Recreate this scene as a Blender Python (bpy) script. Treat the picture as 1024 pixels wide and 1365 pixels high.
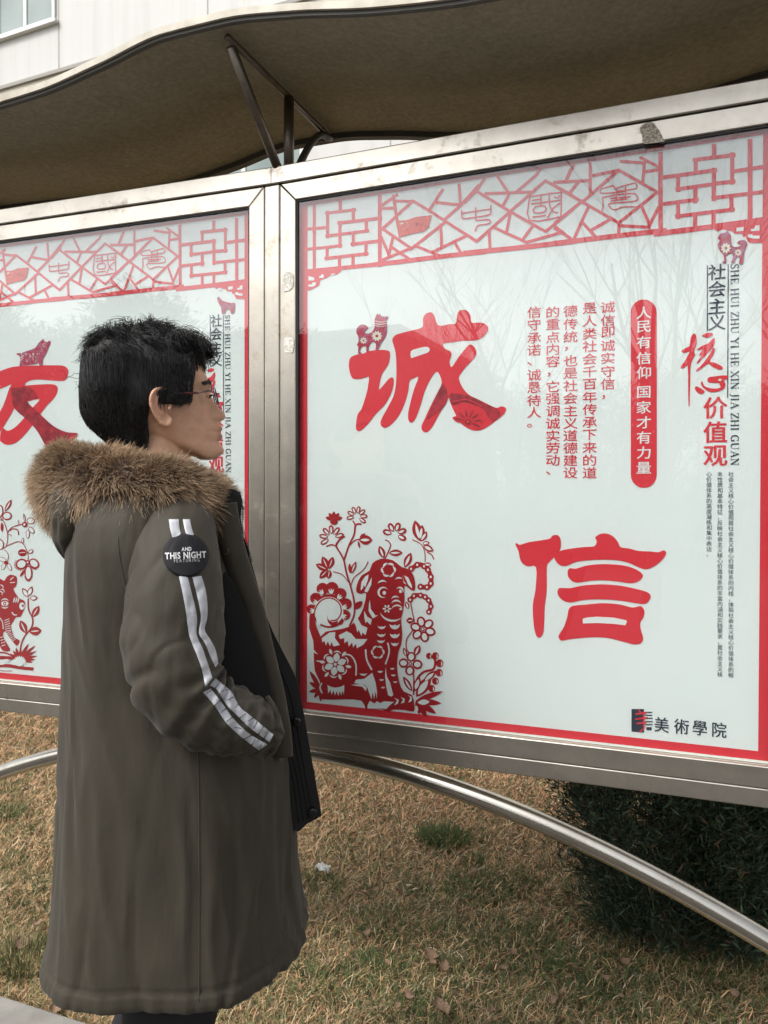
import bpy, bmesh, math, random
import numpy as np
from math import sin, cos, pi, radians
from mathutils import Vector, Matrix, noise
from mathutils.bvhtree import BVHTree
from mathutils.geometry import tessellate_polygon

for o in list(bpy.data.objects): bpy.data.objects.remove(o)
SC = bpy.context.scene
COL = SC.collection
rng = np.random.default_rng(7)
random.seed(7)

# ------------------------------------------------------------------ camera
FPX, PW, PH = 1050.0, 1024.0, 1365.0
YAW, PITCH, ROLL = .3846, .0123, .0023
CAM = np.array([1.0114, -1.7618, 1.41])
_f = np.array([-sin(YAW)*cos(PITCH), cos(YAW)*cos(PITCH), -sin(PITCH)])
_r0 = np.array([cos(YAW), sin(YAW), 0.]); _u0 = np.cross(_r0, _f)
_r = cos(ROLL)*_r0+sin(ROLL)*_u0; _u = -sin(ROLL)*_r0+cos(ROLL)*_u0
cd = bpy.data.cameras.new('camera'); cam = bpy.data.objects.new('camera', cd); COL.objects.link(cam)
cd.sensor_fit = 'VERTICAL'; cd.sensor_height = 36; cd.lens = FPX/PH*36
cd.clip_end = 600; cd.clip_start = .02
cam.matrix_world = Matrix(((_r[0], _u[0], -_f[0], CAM[0]), (_r[1], _u[1], -_f[1], CAM[1]), (_r[2], _u[2], -_f[2], CAM[2]), (0, 0, 0, 1)))
cd.dof.use_dof = True; cd.dof.focus_distance = 1.75; cd.dof.aperture_fstop = 11
SC.camera = cam

# ------------------------------------------------------------------ world, sun, exposure
SUN_EL, SUN_AZ = radians(48), radians(215)       # behind the photographer, to the left
w = bpy.data.worlds.new('World'); SC.world = w; w.use_nodes = True
nt = w.node_tree; nt.nodes.clear()
sky = nt.nodes.new('ShaderNodeTexSky'); sky.sky_type = 'NISHITA'; sky.sun_disc = False
sky.sun_elevation = SUN_EL; sky.sun_rotation = SUN_AZ; sky.air_density = 1.0; sky.dust_density = 4.0; sky.ozone_density = 1.0
hs = nt.nodes.new('ShaderNodeHueSaturation'); hs.inputs['Saturation'].default_value = .22
bg = nt.nodes.new('ShaderNodeBackground'); bg.inputs['Strength'].default_value = .15
wo = nt.nodes.new('ShaderNodeOutputWorld')
nt.links.new(sky.outputs[0], hs.inputs['Color']); nt.links.new(hs.outputs[0], bg.inputs['Color']); nt.links.new(bg.outputs[0], wo.inputs[0])
sl = bpy.data.lights.new('sun', 'SUN'); sl.energy = 1.3; sl.angle = radians(16); sl.color = (1, .96, .9)
so = bpy.data.objects.new('sun', sl); COL.objects.link(so)
sd = Vector((sin(SUN_AZ)*cos(SUN_EL), cos(SUN_AZ)*cos(SUN_EL), sin(SUN_EL)))
so.rotation_euler = sd.to_track_quat('Z', 'Y').to_euler(); so.location = (0, 0, 20)
SC.view_settings.view_transform = 'Standard'; SC.view_settings.look = 'None'
SC.view_settings.exposure = 0.62; SC.view_settings.gamma = 1; SC.view_settings.use_curve_mapping = False

# ------------------------------------------------------------------ helpers
def ray(px, py): return _f+(px-512)/FPX*_r-(py-682.5)/FPX*_u
def at(px, py, dep): return CAM+ray(px, py)*dep
def onY(px, py, Y):
    d = ray(px, py); return CAM+d*((Y-CAM[1])/d[1])
def onZ(px, py, Z):
    d = ray(px, py); return CAM+d*((Z-CAM[2])/d[2])
TH = .0464                                       # the two cases meet at a slight angle
def onP(px, py, left=False, Y=0.):
    if not left:
        p = onY(px, py, Y); return float(p[0]), float(p[2])
    n = np.array([-sin(TH), cos(TH), 0]); d = ray(px, py); p = CAM+d*((Y-CAM@n)/(d@n))
    return float(p@np.array([cos(TH), sin(TH), 0])), float(p[2])
RV = np.array([cos(YAW), sin(YAW), 0]); DV = np.array([-sin(YAW), cos(YAW), 0]); UP = np.array([0, 0, 1.])

def inp(n, k, v):
    if k in n.inputs: n.inputs[k].default_value = v
def c4(c): return (c[0], c[1], c[2], 1)
class Mat:
    def __init__(s, name, col, rough=.6, metal=0., **kw):
        s.m = bpy.data.materials.new(name); s.m.use_nodes = True; s.nt = s.m.node_tree
        s.b = s.nt.nodes['Principled BSDF']; inp(s.b, 'Base Color', c4(col)); inp(s.b, 'Roughness', rough); inp(s.b, 'Metallic', metal)
        for k, v in kw.items(): inp(s.b, k.replace('_', ' '), v)
        s.col = None; s.vec = None
        s.base = col
    def N(s, t, **kw):
        n = s.nt.nodes.new(t)
        for k, v in kw.items(): setattr(n, k, v)
        return n
    def L(s, a, b): s.nt.links.new(a, b)
    def coord(s, scale=(1, 1, 1), kind='Object', rot=(0, 0, 0)):
        tc = s.N('ShaderNodeTexCoord'); mp = s.N('ShaderNodeMapping'); inp(mp, 'Scale', scale); inp(mp, 'Rotation', rot)
        s.L(tc.outputs[kind], mp.inputs['Vector']); return mp.outputs[0]
    def noise(s, scale, detail=4, rough=.55, vec=None, dist=0.):
        n = s.N('ShaderNodeTexNoise'); inp(n, 'Scale', scale); inp(n, 'Detail', detail); inp(n, 'Roughness', rough); inp(n, 'Distortion', dist)
        s.L(vec if vec is not None else s.coord(), n.inputs['Vector']); return n.outputs['Fac']
    def ramp(s, fac, stops):
        r = s.N('ShaderNodeValToRGB'); s.L(fac, r.inputs[0]); e = r.color_ramp.elements
        while len(e) < len(stops): e.new(.5)
        for x, (p, c) in zip(e, stops): x.position = p; x.color = c4(c) if len(c) == 3 else c
        return r.outputs[0]
    def mixc(s, fac, a, b, mode='MIX'):
        n = s.N('ShaderNodeMix', data_type='RGBA', blend_type=mode)
        if isinstance(fac, (int, float)): n.inputs[0].default_value = fac
        else: s.L(fac, n.inputs[0])
        for i, v in ((6, a), (7, b)):
            if isinstance(v, tuple): n.inputs[i].default_value = c4(v)
            else: s.L(v, n.inputs[i])
        return n.outputs[2]
    def math(s, op, a, b=0.):
        n = s.N('ShaderNodeMath', operation=op)
        for i, v in ((0, a), (1, b)):
            if isinstance(v, (int, float)): n.inputs[i].default_value = v
            else: s.L(v, n.inputs[i])
        return n.outputs[0]
    def color(s, c): s.L(c, s.b.inputs['Base Color']); return s
    def roughness(s, c): s.L(c, s.b.inputs['Roughness']); return s
    def bump(s, h, strength=.3, dist=.01):
        n = s.N('ShaderNodeBump'); inp(n, 'Strength', strength); inp(n, 'Distance', dist)
        s.L(h, n.inputs['Height'])
        if s.b.inputs['Normal'].is_linked: s.L(s.b.inputs['Normal'].links[0].from_socket, n.inputs['Normal'])
        s.L(n.outputs[0], s.b.inputs['Normal']); return s

def tagit(o, label=None, cat=None, group=None, kind=None):
    for k, v in (('label', label), ('category', cat), ('group', group), ('kind', kind)):
        if v: o[k] = v
    return o
def empty(name, loc=(0, 0, 0), rz=0., **kw):
    o = bpy.data.objects.new(name, None); COL.objects.link(o); o.location = loc; o.rotation_euler = (0, 0, rz); o.empty_display_size = .1
    return tagit(o, **kw)
def mk(name, verts, faces, mats, parent=None, smooth=False, mi=None, **kw):
    me = bpy.data.meshes.new(name); me.from_pydata([tuple(map(float, v)) for v in verts], [], [tuple(f) for f in faces]); 
    mats = mats if isinstance(mats, (list, tuple)) else [mats]
    for m in mats: me.materials.append(m.m if isinstance(m, Mat) else m)
    if mi is not None: me.polygons.foreach_set('material_index', mi)
    if smooth: me.polygons.foreach_set('use_smooth', [True]*len(me.polygons))
    me.update()
    o = bpy.data.objects.new(name, me); COL.objects.link(o)
    if parent: o.parent = parent
    return tagit(o, **kw)
class MB:
    def __init__(s): s.v = []; s.f = []; s.mi = []
    def add(s, v, f, m=0):
        k = len(s.v); s.v += [tuple(map(float, p)) for p in v]; s.f += [tuple(i+k for i in q) for q in f]; s.mi += [m]*len(f); return s
    def box(s, lo, hi, m=0, fn=None):
        x0, y0, z0 = lo; x1, y1, z1 = hi
        v = [(x0, y0, z0), (x1, y0, z0), (x1, y1, z0), (x0, y1, z0), (x0, y0, z1), (x1, y0, z1), (x1, y1, z1), (x0, y1, z1)]
        if fn: v = [fn(*p) for p in v]
        return s.add(v, [(0, 3, 2, 1), (4, 5, 6, 7), (0, 1, 5, 4), (1, 2, 6, 5), (2, 3, 7, 6), (3, 0, 4, 7)], m)
    def build(s, name, mats, parent=None, smooth=False, **kw): return mk(name, s.v, s.f, mats, parent, smooth, s.mi, **kw)
def bevel(o, wdt=.002, seg=2):
    b = o.modifiers.new('bevel', 'BEVEL'); b.width = wdt; b.segments = seg; b.limit_method = 'ANGLE'; return o
def loft(rings, cap=True, closed=False):
    n = len(rings[0]); v = [p for r in rings for p in r]; f = []
    R = len(rings)
    for i in range(R if closed else R-1):
        j = (i+1) % R
        for k in range(n):
            l = (k+1) % n; f.append((i*n+k, i*n+l, j*n+l, j*n+k))
    if cap and not closed:
        f.append(tuple(range(n-1, -1, -1))); f.append(tuple((R-1)*n+k for k in range(n)))
    return v, f
def frames(path):
    P = [np.array(p, float) for p in path]; T = []
    for i in range(len(P)):
        a = P[max(i-1, 0)]; b = P[min(i+1, len(P)-1)]; t = b-a; T.append(t/np.linalg.norm(t))
    ref = np.array([0, 0, 1.]) if abs(T[0][2]) < .9 else np.array([1., 0, 0])
    n = np.cross(T[0], ref); n /= np.linalg.norm(n); out = []
    for t in T:
        n = n-t*(n@t); n /= np.linalg.norm(n); out.append((t, n, np.cross(t, n)))
    return P, out
def tube(path, rad, seg=12, cap=True, closed=False, sq=None):
    P, fr = frames(path); rings = []
    for i, (p, (t, n, b)) in enumerate(zip(P, fr)):
        r = rad[i] if hasattr(rad, '__len__') else rad
        rings.append([p+(n*cos(a)+b*sin(a))*r for a in np.linspace(0, 2*pi, seg, endpoint=False)])
    return loft(rings, cap, closed)
def interp(tab, x, k):
    xs = [t[0] for t in tab]; ys = [t[k] for t in tab]; return smooth_interp(xs, ys, x)
def smooth_interp(xs, ys, x):
    if x <= xs[0]: return ys[0]
    if x >= xs[-1]: return ys[-1]
    i = max(j for j in range(len(xs)) if xs[j] <= x); i = min(i, len(xs)-2)
    h = xs[i+1]-xs[i]; t = (x-xs[i])/h
    def m(j):
        if j <= 0 or j >= len(xs)-1: return (ys[1]-ys[0])/(xs[1]-xs[0]) if j <= 0 else (ys[-1]-ys[-2])/(xs[-1]-xs[-2])
        a = (ys[j]-ys[j-1])/(xs[j]-xs[j-1]); b = (ys[j+1]-ys[j])/(xs[j+1]-xs[j])
        return 0 if a*b <= 0 else 2*a*b/(a+b)
    a, b = m(i), m(i+1)
    return (2*t**3-3*t**2+1)*ys[i]+(t**3-2*t**2+t)*h*a+(-2*t**3+3*t**2)*ys[i+1]+(t**3-t**2)*h*b
def catmull(pts, n=5, closed=True):
    P = [np.array(p, float) for p in pts]; out = []; N = len(P)
    for i in range(N if closed else N-1):
        if closed: a, b, c, d = P[i-1], P[i], P[(i+1) % N], P[(i+2) % N]
        else: a, b, c, d = P[max(i-1, 0)], P[i], P[i+1], P[min(i+2, N-1)]
        for t in np.linspace(0, 1, n, endpoint=False):
            out.append(.5*((2*b)+(-a+c)*t+(2*a-5*b+4*c-d)*t*t+(-a+3*b-3*c+d)*t**3))
    if not closed: out.append(P[-1])
    return out
def strands_mesh(name, P, rad, cols, mat, parent=None, **kw):
    """P: N x K x 3 centre lines, rad: K or N x K, cols: N x K x 3 colours; three-sided tapering hairs in one mesh."""
    N, K, _ = P.shape
    T = np.gradient(P, axis=1); T /= np.linalg.norm(T, axis=2, keepdims=True)+1e-9
    ref = rng.normal(size=(N, 1, 3)); A = np.cross(T, ref); A /= np.linalg.norm(A, axis=2, keepdims=True)+1e-9; B = np.cross(T, A)
    rad = np.broadcast_to(rad, (N, K))[:, :, None]
    V = np.stack([P+rad*(A*cos(a)+B*sin(a)) for a in (0, 2*pi/3, 4*pi/3)], axis=2)
    V = V.reshape(-1, 3); idx = np.arange(N*K*3).reshape(N, K, 3)
    q = []
    for k in range(3):
        l = (k+1) % 3; q.append(np.stack([idx[:, :-1, k], idx[:, :-1, l], idx[:, 1:, l], idx[:, 1:, k]], axis=-1).reshape(-1, 4))
    Fq = np.concatenate(q)
    return fast_mesh(name, V, Fq, mat, parent, np.repeat(cols.reshape(N*K, 3), 3, axis=0), smooth=True, **kw)
def fast_mesh(name, V, F, mat, parent=None, cols=None, smooth=False, **kw):
    me = bpy.data.meshes.new(name); n = F.shape[1]
    me.vertices.add(len(V)); me.vertices.foreach_set('co', np.ascontiguousarray(V, dtype=np.float32).ravel())
    me.loops.add(F.size); me.loops.foreach_set('vertex_index', F.astype(np.int32).ravel())
    me.polygons.add(len(F)); me.polygons.foreach_set('loop_start', np.arange(0, F.size, n, dtype=np.int32))
    me.update(calc_edges=True)
    if smooth: me.polygons.foreach_set('use_smooth', np.ones(len(F), dtype=bool))
    if cols is not None:
        a = me.color_attributes.new('tint', 'FLOAT_COLOR', 'POINT')
        a.data.foreach_set('color', np.concatenate([cols, np.ones((len(cols), 1))], axis=1).astype(np.float32).ravel())
    me.materials.append(mat.m); me.validate()
    o = bpy.data.objects.new(name, me); COL.objects.link(o)
    if parent: o.parent = parent
    return tagit(o, **kw)
def tintmat(name, rough=.7, mul=None, **kw):
    m = Mat(name, (1, 1, 1), rough, **kw); a = m.N('ShaderNodeAttribute', attribute_name='tint'); m.color(a.outputs['Color']); return m

# ------------------------------------------------------------------ materials
def steel(name, base, rough, scale, dark, streak=True):
    m = Mat(name, base, rough, 1.0)
    v = m.coord(scale); st = m.noise(9, 5, .7, m.coord((1, 1, 1)))
    fine = m.noise(22, 3, .6, v)
    c = m.ramp(st, [(.30, tuple(x*.86 for x in base)), (.50, base), (.72, tuple(min(1, x*1.12) for x in base))])
    spots = m.noise(13, 9, .78, m.coord((1, 1, 1)))
    f = m.ramp(spots, [(.55, (0, 0, 0)), (.68, (1, 1, 1))])
    c = m.mixc(m.math('MULTIPLY', f, .55), c, dark); m.color(c)
    r = m.ramp(fine, [(.3, (rough-.02,)*3), (.7, (rough+.03,)*3)]); m.roughness(m.math('ADD', r, m.math('MULTIPLY', f, .15)))
    m.bump(m.noise(3.2, 2), .12, .006)
    return m
STEEL = steel('brushed_steel', (.58, .54, .47), .34, (1, 1, .02), (.26, .20, .14))
STEEL_H = steel('brushed_steel_rail', (.60, .565, .50), .34, (.03, 1, 1), (.30, .22, .15))
TUBE_STEEL = steel('polished_tube_steel', (.56, .53, .47), .22, (.05, 1, 1), (.30, .24, .18))
GASKET = Mat('dark_gasket', (.03, .03, .03), .6)
WHITE = Mat('poster_white', (.80, .85, .84), .5); WHITE.color(WHITE.ramp(WHITE.noise(2.5, 3), [(.3, (.79, .845, .835)), (.7, (.82, .865, .86))]))
PAPER = Mat('poster_edge_white', (.82, .82, .78), .5)
RED = Mat('print_red', (.72, .032, .050), .45)
RED2 = Mat('print_dark_red', (.40, .016, .022), .45)
PATT = Mat('print_pattern_red', (.36, .022, .035), .45); PATT.color(PATT.ramp(PATT.noise(38, 3, .6), [(.42, (.26, .018, .03)), (.6, (.48, .024, .045))]))
NAVY = Mat('print_navy', (.018, .03, .055), .5)
FLAG = Mat('print_orange_red', (.70, .06, .035), .5)
DUST = Mat('print_purple_red', (.42, .05, .10), .5); DUST.color(DUST.ramp(DUST.noise(70, 2), [(.42, (.45, .02, .05)), (.60, (.40, .12, .22))]))
CREAM = Mat('print_cream', (.80, .74, .62), .5)

# glass pane: clear, with the reflection of a real pane's two surfaces on its front face
GLASS = Mat('glass_pane', (1, 1, 1), 0.)
g = GLASS; g.nt.nodes.remove(g.b)
tr = g.N('ShaderNodeBsdfTransparent'); inp(tr, 'Color', (.97, .985, .98, 1)); gl = g.N('ShaderNodeBsdfGlossy'); inp(gl, 'Roughness', 0.0); mx = g.N('ShaderNodeMixShader')
fr = g.N('ShaderNodeFresnel'); inp(fr, 'IOR', 1.52); geo = g.N('ShaderNodeNewGeometry')
fac = g.math('MULTIPLY', g.math('MULTIPLY', fr.outputs[0], 2.6), g.math('SUBTRACT', 1.0, geo.outputs['Backfacing']))
g.L(fac, mx.inputs[0]); g.L(tr.outputs[0], mx.inputs[1]); g.L(gl.outputs[0], mx.inputs[2]); g.L(mx.outputs[0], g.nt.nodes['Material Output'].inputs[0])

# ================================================================== SETTING
YK = -.111                                       # edge between pavement and lawn
GR = Mat('lawn_soil', (.12, .085, .05), .95)
GR.color(GR.ramp(GR.noise(1.6, 8, .7), [(.35, (.10, .075, .04)), (.5, (.17, .12, .065)), (.62, (.10, .10, .045)), (.75, (.22, .16, .09))]))
GR.bump(GR.noise(60, 4), .6, .02)
gx = np.linspace(-3.5, 4.5, 90); gy = np.linspace(YK+.005, 8, 90)
def gz(x, y): return -.028+.012*noise.noise(Vector((x*1.7, y*1.7, 0)))
gv = [(x, y, gz(x, y) if y > YK+.2 else -.028) for y in gy for x in gx]
gf = [(j*90+i, j*90+i+1, (j+1)*90+i+1, (j+1)*90+i) for j in range(89) for i in range(89)]
n0 = len(gv)
gv += [(-300, YK+.005, -.03), (300, YK+.005, -.03), (300, 300, -.06), (-300, 300, -.06)]; gf.append((n0, n0+1, n0+2, n0+3))
mk('lawn', gv, gf, GR, smooth=True, kind='structure', label='dry winter lawn around the display board')
PV = Mat('concrete_paving', (.34, .33, .31), .85)
PV.color(PV.ramp(PV.noise(7, 7, .65), [(.3, (.19, .18, .165)), (.7, (.29, .28, .255))])); PV.bump(PV.noise(120, 3), .25, .004)
ASPH = Mat('dark_paving', (.10, .095, .085), .9); ASPH.color(ASPH.ramp(ASPH.noise(30, 6, .7), [(.3, (.05, .045, .038)), (.7, (.085, .076, .065))]))
pv = MB(); pv.box((-300, -300, -.3), (300, YK-.155, 0)); pv.build('pavement', ASPH, kind='structure', label='grey path the man stands on')
kerb = empty('kerb', (0, YK, 0), kind='structure', label='pale concrete kerb between path and lawn')
kb = MB(); kb.box((-.496, -.15, -.3), (.496, 0, .008)); kme = None
for i in range(-5, 7):
    if kme is None:
        ko = kb.build('kerb_stone', PV, kerb); bevel(ko, .006); kme = ko.data; ko.location = (i, 0, 0)
    else:
        ko = bpy.data.objects.new('kerb_stone', kme); COL.objects.link(ko); ko.parent = kerb; ko.location = (i, 0, 0); bevel(ko, .006)

# building behind the board
WALL = Mat('pale_wall_panels', (.66, .66, .63), .55)
sv = WALL.coord((1.2, 1, .05)); WALL.color(WALL.ramp(WALL.noise(3, 6, .65, sv), [(.3, (.50, .495, .47)), (.5, (.55, .55, .53)), (.8, (.58, .58, .565))]))
LEDGE = Mat('cream_band', (.60, .56, .47), .7); WIN = Mat('window_frame_white', (.72, .72, .70), .4)
WGL = Mat('window_glass', (.10, .14, .14), .06); WGL.color(WGL.ramp(WGL.noise(.5, 2), [(.3, (.16, .21, .20)), (.7, (.30, .36, .35))]))
JNT = Mat('panel_joint', (.34, .33, .30), .8)
BY = 12.0; BROT = radians(-2.0)
bld = empty('pale_building', (0, BY, 0), BROT, label='pale grey panelled building rising behind the canopy', cat='building')
def onB(px, py):
    n = np.array([-sin(BROT), cos(BROT), 0]); o = np.array([0, BY, 0.]); d = ray(px, py); p = CAM+d*(((o-CAM)@n)/(d@n))-o
    return float(p@np.array([cos(BROT), sin(BROT), 0])), float(p[2])
lx0, lz0 = onB(0, 111); lx1, lz1 = onB(460, 2); zl = (lz0+lz1)/2
bw = MB(); bw.box((-34, 0, -.5), (24, 9, 19)); bw.build('wall', WALL, bld)
b2 = MB(); b2.box((-34.1, -.10, zl-.95), (24.1, -.003, zl-.05)); b2.build('cream_band', LEDGE, bld)
b3 = MB(); b3.box((-34.1, -.16, zl-.05), (24.1, -.003, zl+.03)); b3.build('ledge', JNT, bld)
j3 = MB()
jx, _ = onB(277, 30)
for k in range(-6, 6):
    j3.box((jx+k*4.2-.012, -.006, zl+.04), (jx+k*4.2+.012, -.002, 18.8)); j3.box((jx+k*4.2-.012, -.006, .1), (jx+k*4.2+.012, -.002, zl-.96))
for z in (2.9, 5.6, zl+4.2): j3.box((-33.9, -.006, z-.012), (23.9, -.002, z+.012))
j3.build('panel_joint', JNT, bld)
rf = MB(); rf.box((-34.4, -.4, 19.003), (24.4, 9.4, 19.4)); rf.build('roof', LEDGE, bld)
wx1, wz0 = onB(75, 33); wz0 = onB(0, 53)[1]
def window(x0, x1, z0, z1, nm=2):
    f = MB(); t = .09
    f.box((x0, -.05, z0), (x1, -.002, z0+t)); f.box((x0, -.05, z1-t), (x1, -.002, z1)); f.box((x0, -.05, z0+t), (x0+t, -.002, z1-t)); f.box((x1-t, -.05, z0+t), (x1, -.002, z1-t))
    for k in range(1, nm): xm = x0+(x1-x0)*k/nm; f.box((xm-.05, -.045, z0+t), (xm+.05, -.002, z1-t))
    wn = f.build('window', WIN, bld); bevel(wn, .01)
    for k in range(nm):
        a = x0+(x1-x0)*k/nm+.05; b = x0+(x1-x0)*(k+1)/nm-.05
        p = MB(); p.box((a, -.016, z0+t), (b, -.003, z1-t)); p.build('pane', WGL, wn)
    s = MB(); s.box((x0-.08, -.12, z0-.07), (x1+.08, -.003, z0-.002)); s.build('sill', WIN, wn)
wk = onB(330, 222)
window(wx1-1.9, wx1, wz0, wz0+1.8, 2); window(wx1-6.1, wx1-4.2, wz0, wz0+1.8, 2)
for xx in (wx1+8.4, wx1+12.6): window(xx-1.9, xx, wz0, wz0+1.8, 2)
window(wk[0]-1.5, wk[0]+1.35, wk[1]-1.35, wk[1]+.55, 2)
for k in (-3, -2, -1): window(wk[0]-1.5+k*4.2, wk[0]+1.35+k*4.2, wk[1]-1.35, wk[1]+.55, 2)
for k in range(-3, 4): window(wk[0]-1.2+k*4.2, wk[0]+1.2+k*4.2, 1.2, 2.6, 2)

# building and bare trees across the path, behind the photographer (they show as reflections in the glass)
BRK = Mat('brown_render', (.20, .185, .165), .8); BRK.color(BRK.ramp(BRK.noise(2, 5), [(.3, (.15, .14, .125)), (.7, (.24, .22, .20))]))
def virt(px, py, D):
    p = at(px, py, D); return np.array([p[0], -p[1], p[2]])
e1 = virt(528, 445, 27); e0 = virt(330, 445, 29.5)
ob = empty('brown_building', (e1[0], e1[1], 0), math.atan2(e0[1]-e1[1], e0[0]-e1[0]), label='low brown rendered building across the path, mirrored in the glass', cat='building')
Lb = float(np.linalg.norm((e0-e1)[:2])); hb = float(e1[2])
m_ = MB(); m_.box((0, 0, -.3), (Lb, 12, hb)); m_.build('wall', BRK, ob)
m_ = MB(); m_.box((-.3, -.3, hb+.003), (Lb+.3, 12.3, hb+.25)); m_.build('roof', LEDGE, ob)
for k in range(7):
    for j in range(2):
        m_ = MB(); x0 = 2+k*4.5
        if x0+2 > Lb: continue
        m_.box((x0, -.04, 1.2+j*3.2), (x0+2, -.002, 2.8+j*3.2)); wn = m_.build('window', WGL, ob)
        m_ = MB(); m_.box((x0-.1, -.1, 1.1+j*3.2), (x0+2.1, -.002, 1.19+j*3.2)); m_.build('sill', WIN, wn)
BARK = Mat('grey_bark', (.10, .085, .07), .9); BARK.bump(BARK.noise(30, 4), .6, .02)
def bare_tree(x, y, h, seed, label, lean=0.):
    rd = random.Random(seed); t = empty('bare_tree', (x, y, 0), rd.random()*6, label=label, cat='tree', group='bare trees across the path')
    def branch(mb, p, d, L, r, depth):
        n = 5; pts = [p]; dd = d.copy(); 
        for i in range(n):
            dd = dd+np.array([rd.gauss(0, .13), rd.gauss(0, .13), rd.gauss(.03, .08)]); dd /= np.linalg.norm(dd); pts.append(pts[-1]+dd*L/n)
        rr = [r*(1-.62*i/n) for i in range(n+1)]
        v, f = tube(pts, rr, 7 if depth < 2 else 4, cap=False); mb.add(v, f)
        if depth >= 5: return
        nb = 5 if depth == 0 else rd.choice((3, 3, 4))
        for k in range(nb):
            i = rd.randint(2 if depth == 0 else 1, n); a = rd.random()*6.28; s = rd.uniform(.45, .85)
            e = np.array([cos(a), sin(a), rd.uniform(.3, 1.1)]); nd = dd*.9+e*s; nd /= np.linalg.norm(nd)
            branch(mb if depth else crown, pts[i], nd, L*rd.uniform(.55, .8), rr[i]*rd.uniform(.5, .7), depth+1)
    trunk = MB(); crown = MB()
    branch(trunk, np.zeros(3)-np.array([0, 0, .1]), np.array([lean, 0, 1.]), h*.42, h*.017, 0)
    trunk.build('trunk', BARK, t, True); crown.build('crown', BARK, t, True)
for i, (px, D, h, lb) in enumerate([(735, 8.0, 6.2, 'slender bare tree across the path, nearest the camera'), (865, 9.0, 7.0, 'taller bare tree across the path beyond the slender one'),
        (590, 11.0, 7.0, 'bare tree across the path in front of the brown building corner'), (985, 10.5, 7.5, 'bare tree at the far right across the path'), (680, 14, 8.5, 'tall bare tree farthest back across the path'),
        (-60, 12, 8., 'bare tree across the path in front of the brown building')]):
    p = virt(px, 682, D); bare_tree(float(p[0]), float(p[1]), h, 11+i*5, lb)

# ---- evergreen shrubs
LEAFM = tintmat('shrub_needles', .7)
def shrub(px, py, hh, rr, seed, label, n=26000, sz=1., at0=None, name='evergreen_shrub', cat='shrub', group='clipped evergreens behind the board'):
    r2 = np.random.default_rng(seed); b = onZ(px, py, -.02) if at0 is None else at0; t = empty(name, (b[0], b[1], -.03), label=label, cat=cat, group=group)
    v, f = tube([(0, 0, 0), (.01, .01, hh*.5), (0, .02, hh*.9)], [.035, .025, .006], 8); mk('trunk', v, f, BARK, t, True)
    mb = MB()
    for k in range(60):
        z = r2.uniform(.03, .85)*hh; a = r2.random()*6.28; R = rr*.8*(1-z/hh)**.5
        v, f = tube([(0, 0, z), (cos(a)*R*.5, sin(a)*R*.5, z+.06), (cos(a)*R, sin(a)*R, z+.16)], [.008, .005, .002], 4, cap=False); mb.add(v, f)
    mb.build('limbs', BARK, t, True)
    # sprays: small kite-shaped faces gathered in clumps pointing up and outward
    nc = n//40; u = r2.random(nc)**.9; zc = u*hh*.97; ac = r2.random(nc)*6.28
    prof = rr*np.minimum(1, .50+1.3*zc/hh)*np.sqrt(np.maximum(1-zc/hh, .01))*1.08
    rc = prof*(.60+.42*np.sqrt(r2.random(nc)))*(1+.12*np.sin(ac*3+seed)+.10*np.sin(ac*7+zc*9))
    C0 = np.stack([rc*np.cos(ac), rc*np.sin(ac), zc], 1); O = C0/np.maximum(np.linalg.norm(C0[:, :2], axis=1), .05)[:, None]; O[:, 2] = .9
    C = np.repeat(C0, 40, 0)+r2.normal(0, .034*sz, (nc*40, 3)); D = np.repeat(O, 40, 0)*.6+r2.normal(0, .5, (nc*40, 3)); D /= np.linalg.norm(D, axis=1)[:, None]
    S = np.cross(D, r2.normal(size=D.shape)); S /= np.linalg.norm(S, axis=1)[:, None]; L = r2.uniform(.018, .046, (len(C), 1))*sz; W = L*.075
    V = np.stack([C, C+D*L*.5+S*W, C+D*L, C+D*L*.5-S*W], 1).reshape(-1, 3); F = np.arange(len(V)).reshape(-1, 4)
    cc = np.repeat(r2.uniform(.5, 1.9, (nc, 1)), 40, 0)*r2.uniform(.75, 1.25, (len(C), 1))*np.array([[.030, .050, .026]])
    brown = r2.random(len(C)) < .05; cc[brown] = np.array([.16, .10, .05])*.7
    fast_mesh('foliage', V, F, LEAFM, t, np.repeat(cc, 4, 0))
shrub(905, 1228, 1.25, .42, 3, 'dark evergreen shrub behind the board, left of the pair', 90000)
shrub(1040, 1225, 1.35, .46, 5, 'dark evergreen shrub at the right edge beyond the tube', 90000)
shrub(1330, 1190, 1.3, .5, 8, 'dark evergreen shrub beyond the right frame edge', 30000)
for i, (px, D, h, wd_, lb) in enumerate([(560, 21, 4.0, 2.2, 'beside the brown building'), (680, 22, 4.4, 2.4, 'second from the brown building'), (800, 20, 4.3, 2.3, 'third from the brown building'), (930, 21, 4.9, 2.5, 'tallest of the row'), (1060, 20, 4.2, 2.4, 'last before the right end'), (1200, 20, 4.5, 2.5, 'at the right end of the row')]):
    shrub(0, 0, h, wd_, 20+i, 'bushy evergreen tree across the path, '+lb, 9000, 8., virt(px, 682, D), 'evergreen_tree', 'tree', 'evergreen trees across the path')

def virtL(px, D):
    p = at(px, 682, D); n = np.array([-sin(TH), cos(TH), 0]); return p-2*(p@n)*n
for i, (px, D, h, wd_, lb) in enumerate([(-40, 20, 6.4, 2.6, 'beyond the left end of the brown building'), (75, 22, 6.0, 2.6, 'left of the brown building, shorter of three'), (190, 20, 6.6, 2.6, 'tallest of three left of the brown building'), (300, 23, 6.2, 2.6, 'close against the brown building end')]):
    shrub(0, 0, h, wd_, 40+i, 'bushy evergreen tree across the path, '+lb, 22000, 8., virtL(px, D), 'evergreen_tree', 'tree', 'evergreen trees across the path')
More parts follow.
